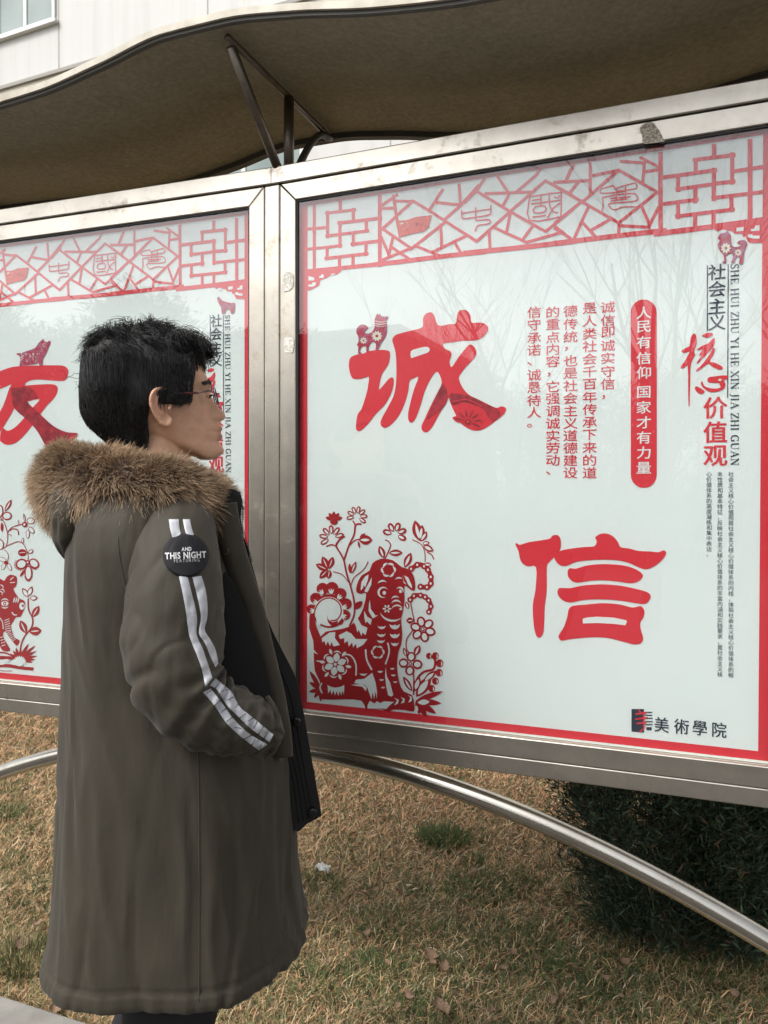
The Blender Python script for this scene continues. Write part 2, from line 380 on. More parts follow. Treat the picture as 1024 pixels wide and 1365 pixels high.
# ---- grass
GRS = tintmat('dry_grass', .8)
def grass():
    N = 380000; r2 = np.random.default_rng(5)
    y = YK+.02+(r2.random(N)**1.5)*5.6; x = -(1.5+.95*y)+r2.random(N)*(3.3+1.15*y)
    P = np.stack([x, y], 1)
    gn = np.array([noise.noise(Vector((a*1.1+3, b*1.3, 4)))+.55*noise.noise(Vector((a*4.5, b*4.5, 1))) for a, b in P[::10]]).repeat(10)[:N]
    c0 = onZ(720, 1235, 0); near = np.clip((1.6-y)/1.5, 0, 1)*.6+np.exp(-((x-c0[0])**2+(y-c0[1])**2)/.35)*.6; green = r2.random(N) < np.clip(.13+.28*near*(x > -.4)+gn*.85, .02, .85)
    thin = r2.random(N) < np.clip(-gn*1.6-.18, 0, .75); x = np.where(thin, x+r2.normal(0, .25, N), x); L = r2.uniform(.018, .064, N)*np.where(gn < -.2, .7, 1)*np.where(green, .95, 1.05); a = r2.random(N)*6.28; lay = np.where(green, r2.uniform(.1, .9, N), r2.uniform(.5, 1.5, N))
    d = np.stack([np.cos(a)*np.sin(lay), np.sin(a)*np.sin(lay), np.cos(lay)*.85], 1)
    z = np.full(N, -.030)+.012*np.array([noise.noise(Vector((p[0]*1.7, p[1]*1.7, 0))) for p in P[::10]]).repeat(10)[:N]*(y > YK+.2)+r2.uniform(0, .012, N)
    B = np.stack([x, y, z], 1); s = np.stack([-np.sin(a+.4), np.cos(a+.4), r2.normal(0, .3, N)], 1); W = (r2.uniform(.0006, .0015, N)*(1+.35*np.clip(y, 0, 4)))[:, None]
    a3 = a+r2.normal(0, .8, N); bend = np.stack([np.cos(a3), np.sin(a3), -r2.uniform(-.2, .7, N)], 1)
    M = B+d*L[:, None]*.55; T = M+(d*.65+bend*.35)*L[:, None]*.5
    V = np.stack([B-s*W, B+s*W, M+s*W*.8, M-s*W*.8, T], 1).reshape(-1, 3); i = np.arange(N)*5
    F4 = np.stack([i, i+1, i+2, i+3], 1); F3 = np.stack([i+3, i+2, i+4, i+4], 1)
    F = np.concatenate([np.stack([i, i+1, i+2], 1), np.stack([i, i+2, i+3], 1), np.stack([i+3, i+2, i+4], 1)])
    base = np.where(green[:, None], np.array([[.105, .145, .048]]), np.array([[.50, .335, .175]]))
    farr = (np.clip((y-.9)/1.0, 0, 1)*(r2.random(N) < .7))[:, None]*(~green)[:, None]; base = base*(1-farr)+np.array([[.50, .265, .135]])*farr
    redd = (r2.random(N) < .22) & ~green; base[redd] = (.36, .19, .095)
    pale = (r2.random(N) < .18) & ~green; base[pale] = (.52, .43, .28)
    cc = base*r2.uniform(.45, 1.55, (N, 1))
    fast_mesh('dry_grass', V, F, GRS, None, np.repeat(cc, 5, 0), kind='stuff', label='dry tan winter grass with green blades coming through')
grass()
def tuft(px, py, n, rad, L, seed):
    r2 = np.random.default_rng(seed); b = onZ(px, py, -.03); a = r2.random(n)*6.28; q = rad*np.sqrt(r2.random(n)); lay = r2.uniform(.05, .9, n)
    B = np.stack([b[0]+q*np.cos(a), b[1]+q*np.sin(a), np.full(n, -.03)], 1); d = np.stack([np.cos(a)*np.sin(lay), np.sin(a)*np.sin(lay), np.cos(lay)], 1)
    l = r2.uniform(.5, 1, (n, 1))*L; P = np.stack([B, B+d*l*.5, B+d*l*.85+np.array([[0, 0, -.004]]), B+d*l+np.stack([np.cos(a)*.01, np.sin(a)*.01, -np.ones(n)*.012], 1)], 1)
    cc = (np.array([[.095, .135, .045]]) if seed % 3 else np.array([[.15, .155, .06]]))*r2.uniform(.5, 1.5, (n, 1)); return P, np.repeat(cc[:, None], 4, 1)
tp = [tuft(*q) for q in [(590, 1125, 420, .09, .09, 1), (640, 1190, 260, .12, .06, 2), (520, 1240, 240, .12, .06, 3), (690, 1270, 300, .14, .06, 4), (30, 1290, 380, .10, .10, 6), (10, 1090, 150, .08, .08, 7), (60, 1200, 200, .12, .05, 8), (430, 1180, 180, .08, .05, 9), (800, 1320, 260, .15, .06, 10), (450, 1320, 160, .12, .05, 11), (930, 1310, 200, .13, .06, 12)]]
rt = random.Random(21)
tp += [tuft(rt.uniform(400, 1010), rt.uniform(1120, 1362), rt.randint(30, 90), rt.uniform(.03, .08), rt.uniform(.035, .06), 50+k) for k in range(46)]+[tuft(rt.uniform(0, 60), rt.uniform(1040, 1330), 60, .06, .05, 150+k) for k in range(6)]
strands_mesh('green_grass', np.concatenate([t[0] for t in tp]), np.array([.0016, .0014, .001, .0003]), np.concatenate([t[1] for t in tp]), GRS, kind='stuff', label='tufts of green grass standing in the dry lawn')

# ---- fallen leaves
DL = Mat('dry_leaf', (.24, .13, .07), .8); DL.color(DL.ramp(DL.noise(14, 4), [(.3, (.14, .085, .05)), (.7, (.33, .22, .14))]))
def leafmesh(seed):
    rd = random.Random(seed); V = []; F = []; n = 9; m = 5
    for i in range(n):
        t = i/(n-1); wd = .42*sin(pi*min(1, t*.98+.02))**.7*(1+.22*sin(t*21+seed))*(1 if t < .93 else .5)
        for j in range(m):
            s = (j/(m-1)-.5)*2; V.append((t-.5, s*wd, .16*s*s+.10*sin(t*5+seed)+rd.uniform(-.02, .02)))
    for i in range(n-1):
        for j in range(m-1): F.append((i*m+j, i*m+j+1, (i+1)*m+j+1, (i+1)*m+j))
    me = bpy.data.meshes.new('fallen_leaf'); me.from_pydata(V, [], F); me.materials.append(DL.m); me.polygons.foreach_set('use_smooth', [True]*len(F)); return me
lms = [leafmesh(k) for k in range(4)]
spots = [(478, 1194, .055), (345, 1312, .055), (575, 1283, .075), (592, 1297, .06), (515, 1292, .04), (552, 1294, .04), (670, 1300, .05), (770, 1300, .06), (805, 1312, .05), (588, 1352, .10), (655, 1358, .06), (30, 1265, .07), (48, 1240, .06), (75, 1352, .06), (570, 1145, .045), (700, 1190, .04), (455, 1216, .035), (500, 1192, .04), (835, 1290, .05), (630, 1168, .04), (740, 1345, .05), (398, 1270, .045), (505, 1080, .05), (640, 1072, .05), (545, 1335, .05)]
rd = random.Random(3); spots += [(rd.uniform(400, 1000), rd.uniform(1060, 1360), rd.uniform(.025, .05)) for _ in range(30)]
for i, (px, py, s) in enumerate(spots):
    p = onZ(px, py, -.01); o = bpy.data.objects.new('fallen_leaf', lms[i % 4]); COL.objects.link(o)
    o.location = (p[0], p[1], .006+rd.uniform(0, .006)); s *= .66; o.scale = (s, s*rd.uniform(.7, 1.1), s); o.rotation_euler = (rd.uniform(-.5, .5), rd.uniform(-.5, .5), rd.uniform(0, 6.28))
    tagit(o, label='small dry brown leaf fallen on the lawn', cat='leaf', group='dry leaves scattered on the lawn')
TIS = Mat('white_tissue', (.75, .74, .70), .8)
p = onZ(431, 1168, -.01); V = []; 
for i in range(11):
    for j in range(11):
        a, b = i/10-.5, j/10-.5; V.append((a*.05+.008*noise.noise(Vector((i*.7, j*.7, 1))), b*.035, .022+.03*noise.noise(Vector((i*.35, j*.45, 3)))+.01*noise.noise(Vector((i*1.1, j*.9, 9)))))
o = mk('tissue_scrap', V, [(i*11+j, i*11+j+1, (i+1)*11+j+1, (i+1)*11+j) for i in range(10) for j in range(10)], TIS, smooth=True, label='crumpled white paper scrap lying in the grass', cat='paper scrap'); o.location = (p[0], p[1], .0)

# ================================================================== NOTICE BOARD
board = empty('notice_board', (0, 0, 0), label='stainless steel outdoor notice board with two glazed cases, arched tube and wavy canopy', cat='notice board')
def rotL(x, y, z): return (x*cos(TH)-y*sin(TH), x*sin(TH)+y*cos(TH), z)
S0, S1, Z0, Z1 = .0667, 1.1423, .8828, 2.1628
YF, YBk = -.020, .075
MH = .0445
def frame_side(side):
    """one glazed case: four mitred square-tube rails around the opening"""
    a, b = (S0, S1) if side > 0 else (-S1, -S0)
    fn = rotL if side < 0 else (lambda x, y, z: (x, y, z))
    o0, o1 = a-MH+.001, b+MH-.001; zz0, zz1 = Z0-MH, Z1+MH
    def rail(q, m, nm='case_rail'):
        v = [fn(x, YF, z) for x, z in q]+[fn(x, YBk, z) for x, z in q]
        o = mk(nm, v, [(0, 1, 2, 3), (7, 6, 5, 4), (0, 4, 5, 1), (1, 5, 6, 2), (2, 6, 7, 3), (3, 7, 4, 0)], m, board); bevel(o, .0022, 2)
        me = o.data; bm = bmesh.new(); bm.from_mesh(me); bmesh.ops.recalc_face_normals(bm, faces=bm.faces); bm.to_mesh(me); bm.free(); return o
    e = .0012
    rail([(o0+e, zz1), (o1-e, zz1), (b-e*.0, Z1), (a, Z1)], STEEL_H)
    rail([(o0+e, zz0), (a, Z0), (b, Z0), (o1-e, zz0)], STEEL_H)
    rail([(o0, zz0+e), (o0, zz1-e), (a-.0, Z1-e), (a, Z0+e)], STEEL)
    rail([(o1, zz0+e), (b, Z0+e), (b, Z1-e), (o1, zz1-e)], STEEL)
    bk = MB(); bk.box((a+.002, .012, Z0+.002), (b-.002, .07, Z1-.002), fn=fn); bk.build('back_panel', STEEL, board)
    gk = MB()
    for (p, q) in (((a+.0005, Z0+.0005), (a+.004, Z1-.0005)), ((b-.004, Z0+.0005), (b-.0005, Z1-.0005)), ((a+.0045, Z1-.004), (b-.0045, Z1-.0005))):
        gk.box((p[0], -.016, p[1]), (q[0], -.0035, q[1]), fn=fn)
    gk.build('gasket', GASKET, board)
    gp = MB(); gp.box((a+.0045, -.0115, Z0+.0015), (b-.0045, -.0075, Z1-.0045), fn=fn); gp.build('glass_pane', GLASS, board)
    # lower channel rail below the case and the beam on top
    return fn, o0, o1
for side in (1, -1):
    fn, o0, o1 = frame_side(side)
    lo = MB()
    if side > 0: x0, x1 = -.002, S1+MH+.045
    else: x0, x1 = -S1-MH-.045, .0
    lo.box((x0, YF+.004, Z0-MH-.0405), (x1, YBk-.01, Z0-MH-.0015), fn=fn); o = lo.build('bottom_beam', STEEL_H, board); bevel(o, .003)
    tb = MB(); tb.box((x0, YF-.004, Z1+MH+.002), (x1, YBk, Z1+MH+.0455), fn=fn); o = tb.build('top_beam', STEEL_H, board); bevel(o, .003)
def post(x0, x1, fn=None):
    m = MB(); m.box((x0, YF-.001, Z0-MH-.039), (x1, YBk-.005, Z1+MH+.0005), fn=fn); o = m.build('post', STEEL, board); bevel(o, .003)
post(-S0+MH+.001, S0-MH-.001)
post(S1+MH+.001, S1+MH+.044); post(-S1-MH-.044, -S1-MH-.001, rotL)
# old glue and dirt left on the steel
SCF = Mat('glue_residue', (.30, .26, .21), .9); SCF.color(SCF.ramp(SCF.noise(220, 3, .7), [(.42, (.28, .23, .17)), (.55, (.62, .57, .48))])); SCF.bump(SCF.noise(200, 3), .5, .002)
SCL = Mat('paper_residue', (.66, .64, .58), .85); SCL.color(SCL.ramp(SCL.noise(160, 3, .7), [(.45, (.60, .57, .50)), (.55, (.88, .86, .80))]))
def residue(pts, m, Y):
    Q = catmull(pts, 3); Q = [(x+random.uniform(-.5, .5), y+random.uniform(-.5, .5)) for x, y in Q]; W3 = [onY(x, y, Y) for x, y in Q]; T = tessellate_polygon([[Vector((p[0], p[2], 0)) for p in W3]])
    n = len(W3); V = [tuple(p) for p in W3]+[(p[0], p[1]+.0008, p[2]) for p in W3]
    o = mk('residue_patch', V, [tuple(t) for t in T]+[(i, (i+1) % n, n+(i+1) % n, n+i) for i in range(n)], m, board); bm = bmesh.new(); bm.from_mesh(o.data); bmesh.ops.recalc_face_normals(bm, faces=bm.faces); bm.to_mesh(o.data); bm.free()
residue([(853, 172), (857, 166), (870, 163), (876, 170), (884, 184), (885, 189), (868, 191), (858, 191), (856, 180)], SCF, YF-.0048)
residue([(378, 370), (381, 362), (390, 365), (391, 380), (384, 388), (377, 386)], SCL, YF-.0018)
residue([(379, 452), (384, 450), (391, 452), (391, 468), (384, 470), (379, 467)], SCL, YF-.0018)
# arched tube
pts = [(x, .028, .775-.205*x*x) for x in np.linspace(-1.97, 1.97, 90)]
v, f = tube(pts, .0225, 28); mk('arched_tube', v, f, TUBE_STEEL, board, True)
# canopy
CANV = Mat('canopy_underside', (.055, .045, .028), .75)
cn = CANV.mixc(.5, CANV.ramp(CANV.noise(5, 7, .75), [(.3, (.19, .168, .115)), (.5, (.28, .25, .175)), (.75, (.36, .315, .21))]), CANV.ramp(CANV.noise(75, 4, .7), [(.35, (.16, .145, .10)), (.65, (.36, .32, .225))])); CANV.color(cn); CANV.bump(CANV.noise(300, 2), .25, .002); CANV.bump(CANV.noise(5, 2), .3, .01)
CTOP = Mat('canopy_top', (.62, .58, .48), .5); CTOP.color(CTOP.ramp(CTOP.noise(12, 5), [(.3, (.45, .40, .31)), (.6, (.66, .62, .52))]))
CRIM = Mat('canopy_rim_dark', (.07, .065, .055), .6)
CZ = [(-2.6, 2.375), (-2.25, 2.372), (-1.9, 2.39), (-1.6, 2.42), (-1.27, 2.432), (-.95, 2.417), (-.7, 2.402), (-.5, 2.408), (-.3, 2.435), (-.12, 2.464), (.03, 2.462), (.2, 2.440), (.4, 2.402), (.6, 2.378), (.75, 2.372), (.95, 2.390), (1.15, 2.417), (1.4, 2.447), (1.6, 2.455), (1.85, 2.425), (2.1, 2.385)]
xs = np.linspace(-2.5, 2.05, 220); ys = np.linspace(-.285, .295, 14)
def canopy_sheet(dz, name, mat):
    V = [(x, y, smooth_interp([c[0] for c in CZ], [c[1] for c in CZ], x)+dz-.006*(1-((y)/.3)**2)*0) for x in xs for y in ys]
    F = [(i*14+j, (i+1)*14+j, (i+1)*14+j+1, i*14+j+1) for i in range(219) for j in range(13)]
    return mk(name, V, F, mat, board, True)
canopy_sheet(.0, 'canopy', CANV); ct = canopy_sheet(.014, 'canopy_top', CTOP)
def edge_bar(y, dz, rx, rz, mat, nm):
    R = []
    for x in xs:
        z = smooth_interp([c[0] for c in CZ], [c[1] for c in CZ], x)+dz
        R.append([(x, y+a*rx, z+b*rz) for a, b in ((-1, -1), (1, -1), (1, 1), (-1, 1))])
    v, f = loft(R); mk(nm, v, f, mat, board, False)
edge_bar(-.291, .008, .004, .0075, CTOP, 'canopy_edge'); edge_bar(-.282, -.004, .006, .004, CRIM, 'canopy_edge_tube')
edge_bar(.290, -.006, .012, .010, CRIM, 'canopy_edge_tube'); edge_bar(.305, .010, .003, .012, CTOP, 'canopy_edge')
RAFT = steel('weathered_bracket_steel', (.22, .19, .16), .45, (1, 1, 1), (.09, .06, .04))
for cx, ff in ((.022, None), (1.24, None), (-1.24, None)):
    zc = smooth_interp([c[0] for c in CZ], [c[1] for c in CZ], cx)-.012
    yy = 0 if cx > -1 else -.055
    v, f = tube([(cx, -.255, zc-.004), (cx, .275, zc-.004)], .008, 8); mk('rafter', v, f, RAFT, board, True)
    v, f = tube([(cx-.006, -.232, zc-.012), (cx-.010, -.005, 2.245)], .0115, 12); mk('strut', v, f, RAFT, board, True)
    v, f = tube([(cx+.004, .02, 2.24), (cx+.004, .02, zc-.008)], .013, 12); mk('strut', v, f, RAFT, board, True)
    pts = [(cx+.002, .05+.20*t, 2.25+(zc-2.262)*math.sin(t*pi/2)) for t in np.linspace(0, 1, 14)]
    v, f = tube(pts, .010, 8); mk('curved_bracket', v, f, CRIM, board, True)

# ================================================================== POSTERS
YP = 0.0
post_R = empty('poster', (0, 0, 0), 0., label='right hand red and white poster with two big red characters and a paper-cut dog', cat='poster')
post_L = empty('poster', (0, 0, 0), TH, label='left hand red and white poster partly hidden behind the man', cat='poster')
DS = -1.209
class Print:
    """flat printed shapes lying on the poster; pixel coordinates in, poster coordinates out"""
    def __init__(s, left=False, crop=(0, 0, 1), shift=0.): s.left = left; s.c = crop; s.shift = shift; s.parts = {}
    def map(s, x, y):
        a, z = onP(s.c[0]+x/s.c[2], s.c[1]+y/s.c[2], s.left); return a+s.shift, z
    def yo(s, lay): s.k = (getattr(s, 'k', 0)+1) % 97; return YP-.0004*lay-.0000038*s.k
    def crop(s, ox, oy, sc): s.c = (ox, oy, sc); return s
    def mb(s, name): return s.parts.setdefault(name, MB())
    def fill(s, name, pts, m, lay=1, smooth=0, closed=True):
        if smooth: pts = catmull(pts, smooth)
        Q = [s.map(*p) for p in pts]; yy = s.yo(lay); V = [(a, yy, z) for a, z in Q]
        T = tessellate_polygon([[Vector((a, z, 0)) for a, z in Q]]); s.mb(name).add(V, fixn(V, T), m); return s
    def line(s, name, pts, wd, m, lay=1, smooth=0, taper=False):
        if smooth: pts = catmull(pts, smooth, False)
        P = [np.array(p, float) for p in pts]; n = len(P); L = []; R = []
        for i in range(n):
            t = P[min(i+1, n-1)]-P[max(i-1, 0)]; t /= np.linalg.norm(t)+1e-9; nn = np.array([-t[1], t[0]])
            k = 1.
            if 0 < i < n-1 and not smooth:
                t1 = P[i]-P[i-1]; t1 /= np.linalg.norm(t1); cs = abs(float(t1@t)); k = 1/max(cs, .5)
            ww = wd/2*k*(1 if not taper else max(.12, 1-i/(n-1)))
            e = t*wd*.35*(-1 if i == 0 else 1 if i == n-1 else 0)*(0 if smooth else 1)
            L.append(P[i]+nn*ww+e); R.append(P[i]-nn*ww+e)
        yy = s.yo(lay); V = [(a, yy, z) for a, z in (s.map(*p) for p in L+R)]
        F = [(i, i+1, n+i+1, n+i) for i in range(n-1)]; s.mb(name).add(V, fixn(V, F), m); return s
    def ell(s, name, cx, cy, rx, ry, m, lay=1, ang=0., n=20):
        pts = [(cx+rx*cos(a)*cos(ang)-ry*sin(a)*sin(ang), cy+rx*cos(a)*sin(ang)+ry*sin(a)*cos(ang)) for a in np.linspace(0, 2*pi, n, endpoint=False)]
        return s.fill(name, pts, m, lay)
    def leaf(s, name, x0, y0, x1, y1, wd, m, lay=1, inner=None, il=2, k=.45):
        d = np.array([x1-x0, y1-y0], float); nn = np.array([-d[1], d[0]])/np.linalg.norm(d); a = np.array([x0, y0], float)
        def shp(sc, t0, t1):
            up = [a+d*(t0+(t1-t0)*t)+nn*wd*sc*sin(pi*t)**.8 for t in np.linspace(0, 1, 9)]; dn = [a+d*(t0+(t1-t0)*t)-nn*wd*sc*sin(pi*t)**.8 for t in np.linspace(1, 0, 9)][1:-1]; return up+dn
        s.fill(name, shp(1, 0, 1), m, lay)
        if inner is not None: s.fill(name, shp(k, .12, .82), inner, il)
        return s
    def cres(s, name, cx, cy, r, a0, a1, wd, m, lay=2):
        A = np.linspace(radians(a0), radians(a1), 10)
        o = [(cx+r*cos(a), cy+r*sin(a)) for a in A]; i = [(cx+(r-wd*sin(pi*k/9))*cos(a), cy+(r-wd*sin(pi*k/9))*sin(a)) for k, a in enumerate(A)][::-1][1:-1]
        return s.fill(name, o+i, m, lay)
    def build(s, parent, mats, dx=0.):
        for nm, mb in s.parts.items():
            v = [(x+dx, y, z) for x, y, z in mb.v]; mk(nm, v, mb.f, mats, parent, False, mb.mi)
def fixn(V, F):
    out = []
    for f in F:
        if len(set(f)) < 3: continue
        a, b, c = (np.array(V[i]) for i in f[:3]); n = np.cross(b-a, c-a)
        out.append(tuple(f) if n[1] < 0 else tuple(reversed(f)))
    return out
PM = [RED, WHITE, RED2, PATT, NAVY, FLAG, DUST, CREAM]; R_, W_, D_, P_, N_, F_, U_, C_ = range(8)
GC = {}
def glyph(ch, bold=0.):
    k = (ch, bold)
    if k not in GC:
        c = bpy.data.curves.new('t', 'FONT'); c.body = ch; c.size = 1; c.offset = bold; c.resolution_u = 3; o = bpy.data.objects.new('t', c); COL.objects.link(o)
        dg = bpy.context.evaluated_depsgraph_get(); dg.update(); me = bpy.data.meshes.new_from_object(o.evaluated_get(dg))
        v = np.zeros(len(me.vertices)*3); me.vertices.foreach_get('co', v); GC[k] = (v.reshape(-1, 3)[:, :2], [tuple(p.vertices) for p in me.polygons])
        bpy.data.objects.remove(o); bpy.data.curves.remove(c); bpy.data.meshes.remove(me)
    return GC[k]
def glyph_center(v, ch):
    if len(v) == 0: return np.zeros(2)
    if ord(ch) > 0x3100 and ch not in '，、。': return (v.max(0)+v.min(0))/2
    return None
def put_char(pr, name, ch, px, py, size, m, lay=1, bold=0., wid=1., hgt=1.):
    """one CJK character centred on a pixel; size in pixels"""
    v, f = glyph(ch)
    if not len(v): return
    s0, z0 = pr.map(px, py); _, za = pr.map(px, py-size/2*pr.c[2]); _, zb = pr.map(px, py+size/2*pr.c[2]); h = abs(za-zb)
    ctr = glyph_center(v, ch)
    ext = 1.0
    if ctr is None: ctr = np.array([.5, .35])
    q = (v-ctr)*h/.93
    for k, (ox, oz) in enumerate(((0, 0),) if not bold else ((-bold*h, 0), (bold*h, 0), (0, bold*h*.6), (0, -bold*h*.6), (0, 0))):
        V = [(s0+a*wid+ox, YP-.0004*lay-.00002*k, z0+b*hgt+oz) for a, b in q]; pr.mb(name).add(V, fixn(V, f), m)
TK, TN = .105, .042
SER = {'H': (.72, [(.14, 0, .14, .7, TK), (.58, 0, .58, .7, TK), (.14, .36, .58, .36, TN)], [.14, .58]), 'I': (.30, [(.15, 0, .15, .7, TK)], [.15]),
 'E': (.60, [(.14, 0, .14, .7, TK), (.06, .68, .53, .68, TN), (.14, .36, .42, .36, TN), (.06, .02, .55, .02, TN), (.53, .68, .53, .54, TN), (.55, .02, .55, .17, TN), (.42, .44, .42, .28, TN)], []),
 'U': (.72, [(.14, .2, .14, .7, TK), (.58, .2, .58, .7, TN), (.14, .2, .2, .06, TK), (.2, .06, .36, .01, TN*1.4), (.36, .01, .52, .07, TN), (.52, .07, .58, .2, TN)], [(.14, 1), (.58, 1)]),
 'Z': (.58, [(.08, .68, .52, .68, TN), (.52, .68, .06, .02, TK), (.06, .02, .54, .02, TN), (.08, .68, .08, .54, TN), (.54, .02, .54, .17, TN)], []),
 'Y': (.66, [(.06, .7, .33, .34, TK), (.60, .7, .33, .34, TN), (.33, 0, .33, .34, TK)], [(.33, 0), (.08, 1), (.58, 1)]),
 'X': (.66, [(.08, .7, .58, 0, TK), (.58, .7, .08, 0, TN)], [.09, .57]), 'N': (.72, [(.12, 0, .12, .7, TN), (.12, .7, .60, 0, TK), (.60, 0, .60, .7, TN)], [(.12, 0), (.08, 1), (.60, 1)]),
 'J': (.36, [(.22, .08, .22, .7, TK), (.22, .08, .14, -.06, TN*1.6), (.14, -.06, .03, -.06, TN*1.6)], [(.22, 1)]), 'A': (.68, [(.34, .7, .08, 0, TN), (.34, .7, .60, 0, TK), (.17, .25, .51, .25, TN)], [(.08, 0), (.60, 0)]),
 'S': (.52, [(.45, .58, .40, .66, TN*1.5), (.40, .66, .22, .69, TN*1.5), (.22, .69, .09, .56, TK*.8), (.09, .56, .16, .42, TK*.9), (.16, .42, .38, .28, TK), (.38, .28, .44, .15, TK*.9), (.44, .15, .32, .02, TK*.7), (.32, .02, .14, .02, TN*1.5), (.14, .02, .06, .12, TN*1.5), (.45, .70, .45, .54, TN), (.06, 0, .06, .17, TN)], []),
 'G': (.70, [(.58, .56, .50, .66, TN*1.3), (.50, .66, .32, .69, TN*1.3), (.32, .69, .13, .56, TK*.8), (.13, .56, .09, .35, TK), (.09, .35, .14, .13, TK), (.14, .13, .34, .01, TK*.8), (.34, .01, .52, .05, TN*1.5), (.58, .04, .58, .30, TK), (.46, .30, .68, .30, TN), (.58, .70, .58, .52, TN)], [])}
def latin(pr, name, txt, pts0, pts1, m, hpx, lay=1, bold=0.):
    """line of serif capitals running down between two pixels, turned a quarter clockwise"""
    a0 = np.array(pr.map(*pts0)); a1 = np.array(pr.map(*pts1)); L = np.linalg.norm(a1-a0); t = 0; out = []
    for ch in txt:
        if ch == ' ': t += .34; continue
        out.append((ch, t)); t += SER[ch][0]+.07
    k = L/(t-.07); d = (a1-a0)/L; n = np.array([-d[1], d[0]]); c = 0
    for ch, t0 in out:
        _, st, se = SER[ch]; st = list(st)
        for q in se:
            ends = (0, 1) if not isinstance(q, tuple) else (q[1],); x = q if not isinstance(q, tuple) else q[0]
            for e in ends: st.append((x-.10, .02+.66*e, x+.10, .02+.66*e, TN))
        for x0, y0, x1, y1, w_ in st:
            A = np.array([x0, y0]); B = np.array([x1, y1]); u = (B-A)/np.linalg.norm(B-A); v_ = np.array([-u[1], u[0]])*w_/2*1.12; A = A-u*w_*.2; B = B+u*w_*.2; c += 1
            V = []
            for q in (A+v_, A-v_, B-v_, B+v_): g_ = a0+d*(t0+q[0])*k+n*(q[1]-.35)*hpx*1.35; V.append((g_[0], YP-.0004*lay-.000006*(c % 40), g_[1]))
            pr.mb(name).add(V, fixn(V, [(0, 1, 2, 3)]), m)

# --- common design (border, lattice, heading column), traced once, used on both posters
cm = Print()
def rect(pr, name, x0, z0, x1, z1, m, lay=1):
    V = [(x0, YP-.0004*lay, z0), (x1, YP-.0004*lay, z0), (x1, YP-.0004*lay, z1), (x0, YP-.0004*lay, z1)]; pr.mb(name).add(V, [(0, 1, 2, 3)], m)
BI = .0235
rect(cm, 'border_print', S0, Z0+.006, S0+BI, Z1, R_); rect(cm, 'border_print', S1-BI, Z0+.006, S1, Z1, R_)
rect(cm, 'border_print', S0+BI, Z1-.012, S1-BI, Z1, R_); rect(cm, 'border_print', S0+BI, Z0+.006, S1-BI, Z0+.024, R_)
K = 'lattice_print'
cm.crop(400, 240, 7.877)
for pts, wd in [([(150, 250), (150, 945)], 32), ([(60, 517), (285, 497)], 30), ([(60, 727), (290, 705), (432, 688)], 30), ([(422, 225), (422, 330)], 36), ([(275, 348), (578, 312)], 30), ([(290, 335), (290, 600)], 32),
    ([(278, 588), (715, 533)], 32), ([(560, 305), (560, 415)], 34), ([(405, 452), (850, 400)], 34), ([(420, 440), (420, 700)], 32), ([(697, 430), (697, 540)], 34), ([(560, 560), (560, 685)], 32), ([(545, 674), (830, 640)], 34),
    ([(285, 710), (285, 830)], 32), ([(270, 824), (708, 773)], 34), ([(692, 665), (692, 785)], 32), ([(415, 815), (415, 915)], 32), ([(557, 800), (557, 900)], 34), ([(838, 170), (838, 900)], 38), ([(60, 960), (550, 912), (1060, 860)], 42)]:
    cm.line(K, pts, wd, R_)
cm.fill(K, [(55, 950), (440, 940), (425, 965), (380, 997), (325, 1000), (275, 1032), (215, 1050), (200, 1110), (160, 1130), (105, 1155), (55, 1162)], R_)
for q in ([(90, 1010), (150, 1025), (150, 1055), (90, 1055)], [(90, 1100), (130, 1095), (130, 1078), (168, 1075), (168, 1100), (140, 1120), (90, 1120)], [(205, 1010), (225, 1010), (225, 992), (250, 992), (250, 1028), (205, 1028)], [(328, 985), (368, 982), (368, 995), (328, 999)]): cm.fill(K, q, W_, 2)
cm.crop(500, 220, 7.314)
for pts in [[(60, 400), (215, 290)], [(70, 425), (170, 420)], [(180, 300), (205, 480), (245, 700)], [(190, 350), (370, 355)], [(75, 620), (370, 350)], [(370, 350), (560, 465)], [(560, 465), (990, 745)], [(70, 620), (350, 810)], [(60, 700), (130, 860)],
    [(130, 900), (175, 700)], [(60, 930), (340, 815)], [(160, 800), (340, 920)], [(350, 820), (680, 560)], [(680, 530), (830, 400)], [(830, 400), (1010, 200)], [(820, 190), (835, 400)], [(600, 365), (830, 390)], [(530, 440), (660, 240)], [(640, 580), (650, 790)],
    [(560, 850), (890, 690)], [(400, 790), (620, 880)], [(780, 760), (840, 860)], [(990, 745), (1024, 715)]]: cm.line(K, pts, 28, R_)
cm.line(K, [(0, 970), (300, 935), (700, 885), (1060, 848)], 44, R_)
cm.fill('flag_print', [(205, 542), (300, 542), (400, 507), (555, 490), (522, 610), (478, 650), (360, 672), (238, 705)], F_, 3)
cm.line('flag_print', [(250, 575), (275, 570)], 16, C_, 4).line('flag_print', [(385, 575), (410, 570), (400, 600), (440, 565), (450, 600), (470, 570), (485, 600), (535, 603)], 7, D_, 4)
for q in ((315, 565), (325, 590), (310, 610), (285, 622)): cm.ell('flag_print', q[0], q[1], 5, 5, C_, 4, n=6)
cm.crop(620, 200, 7.314)
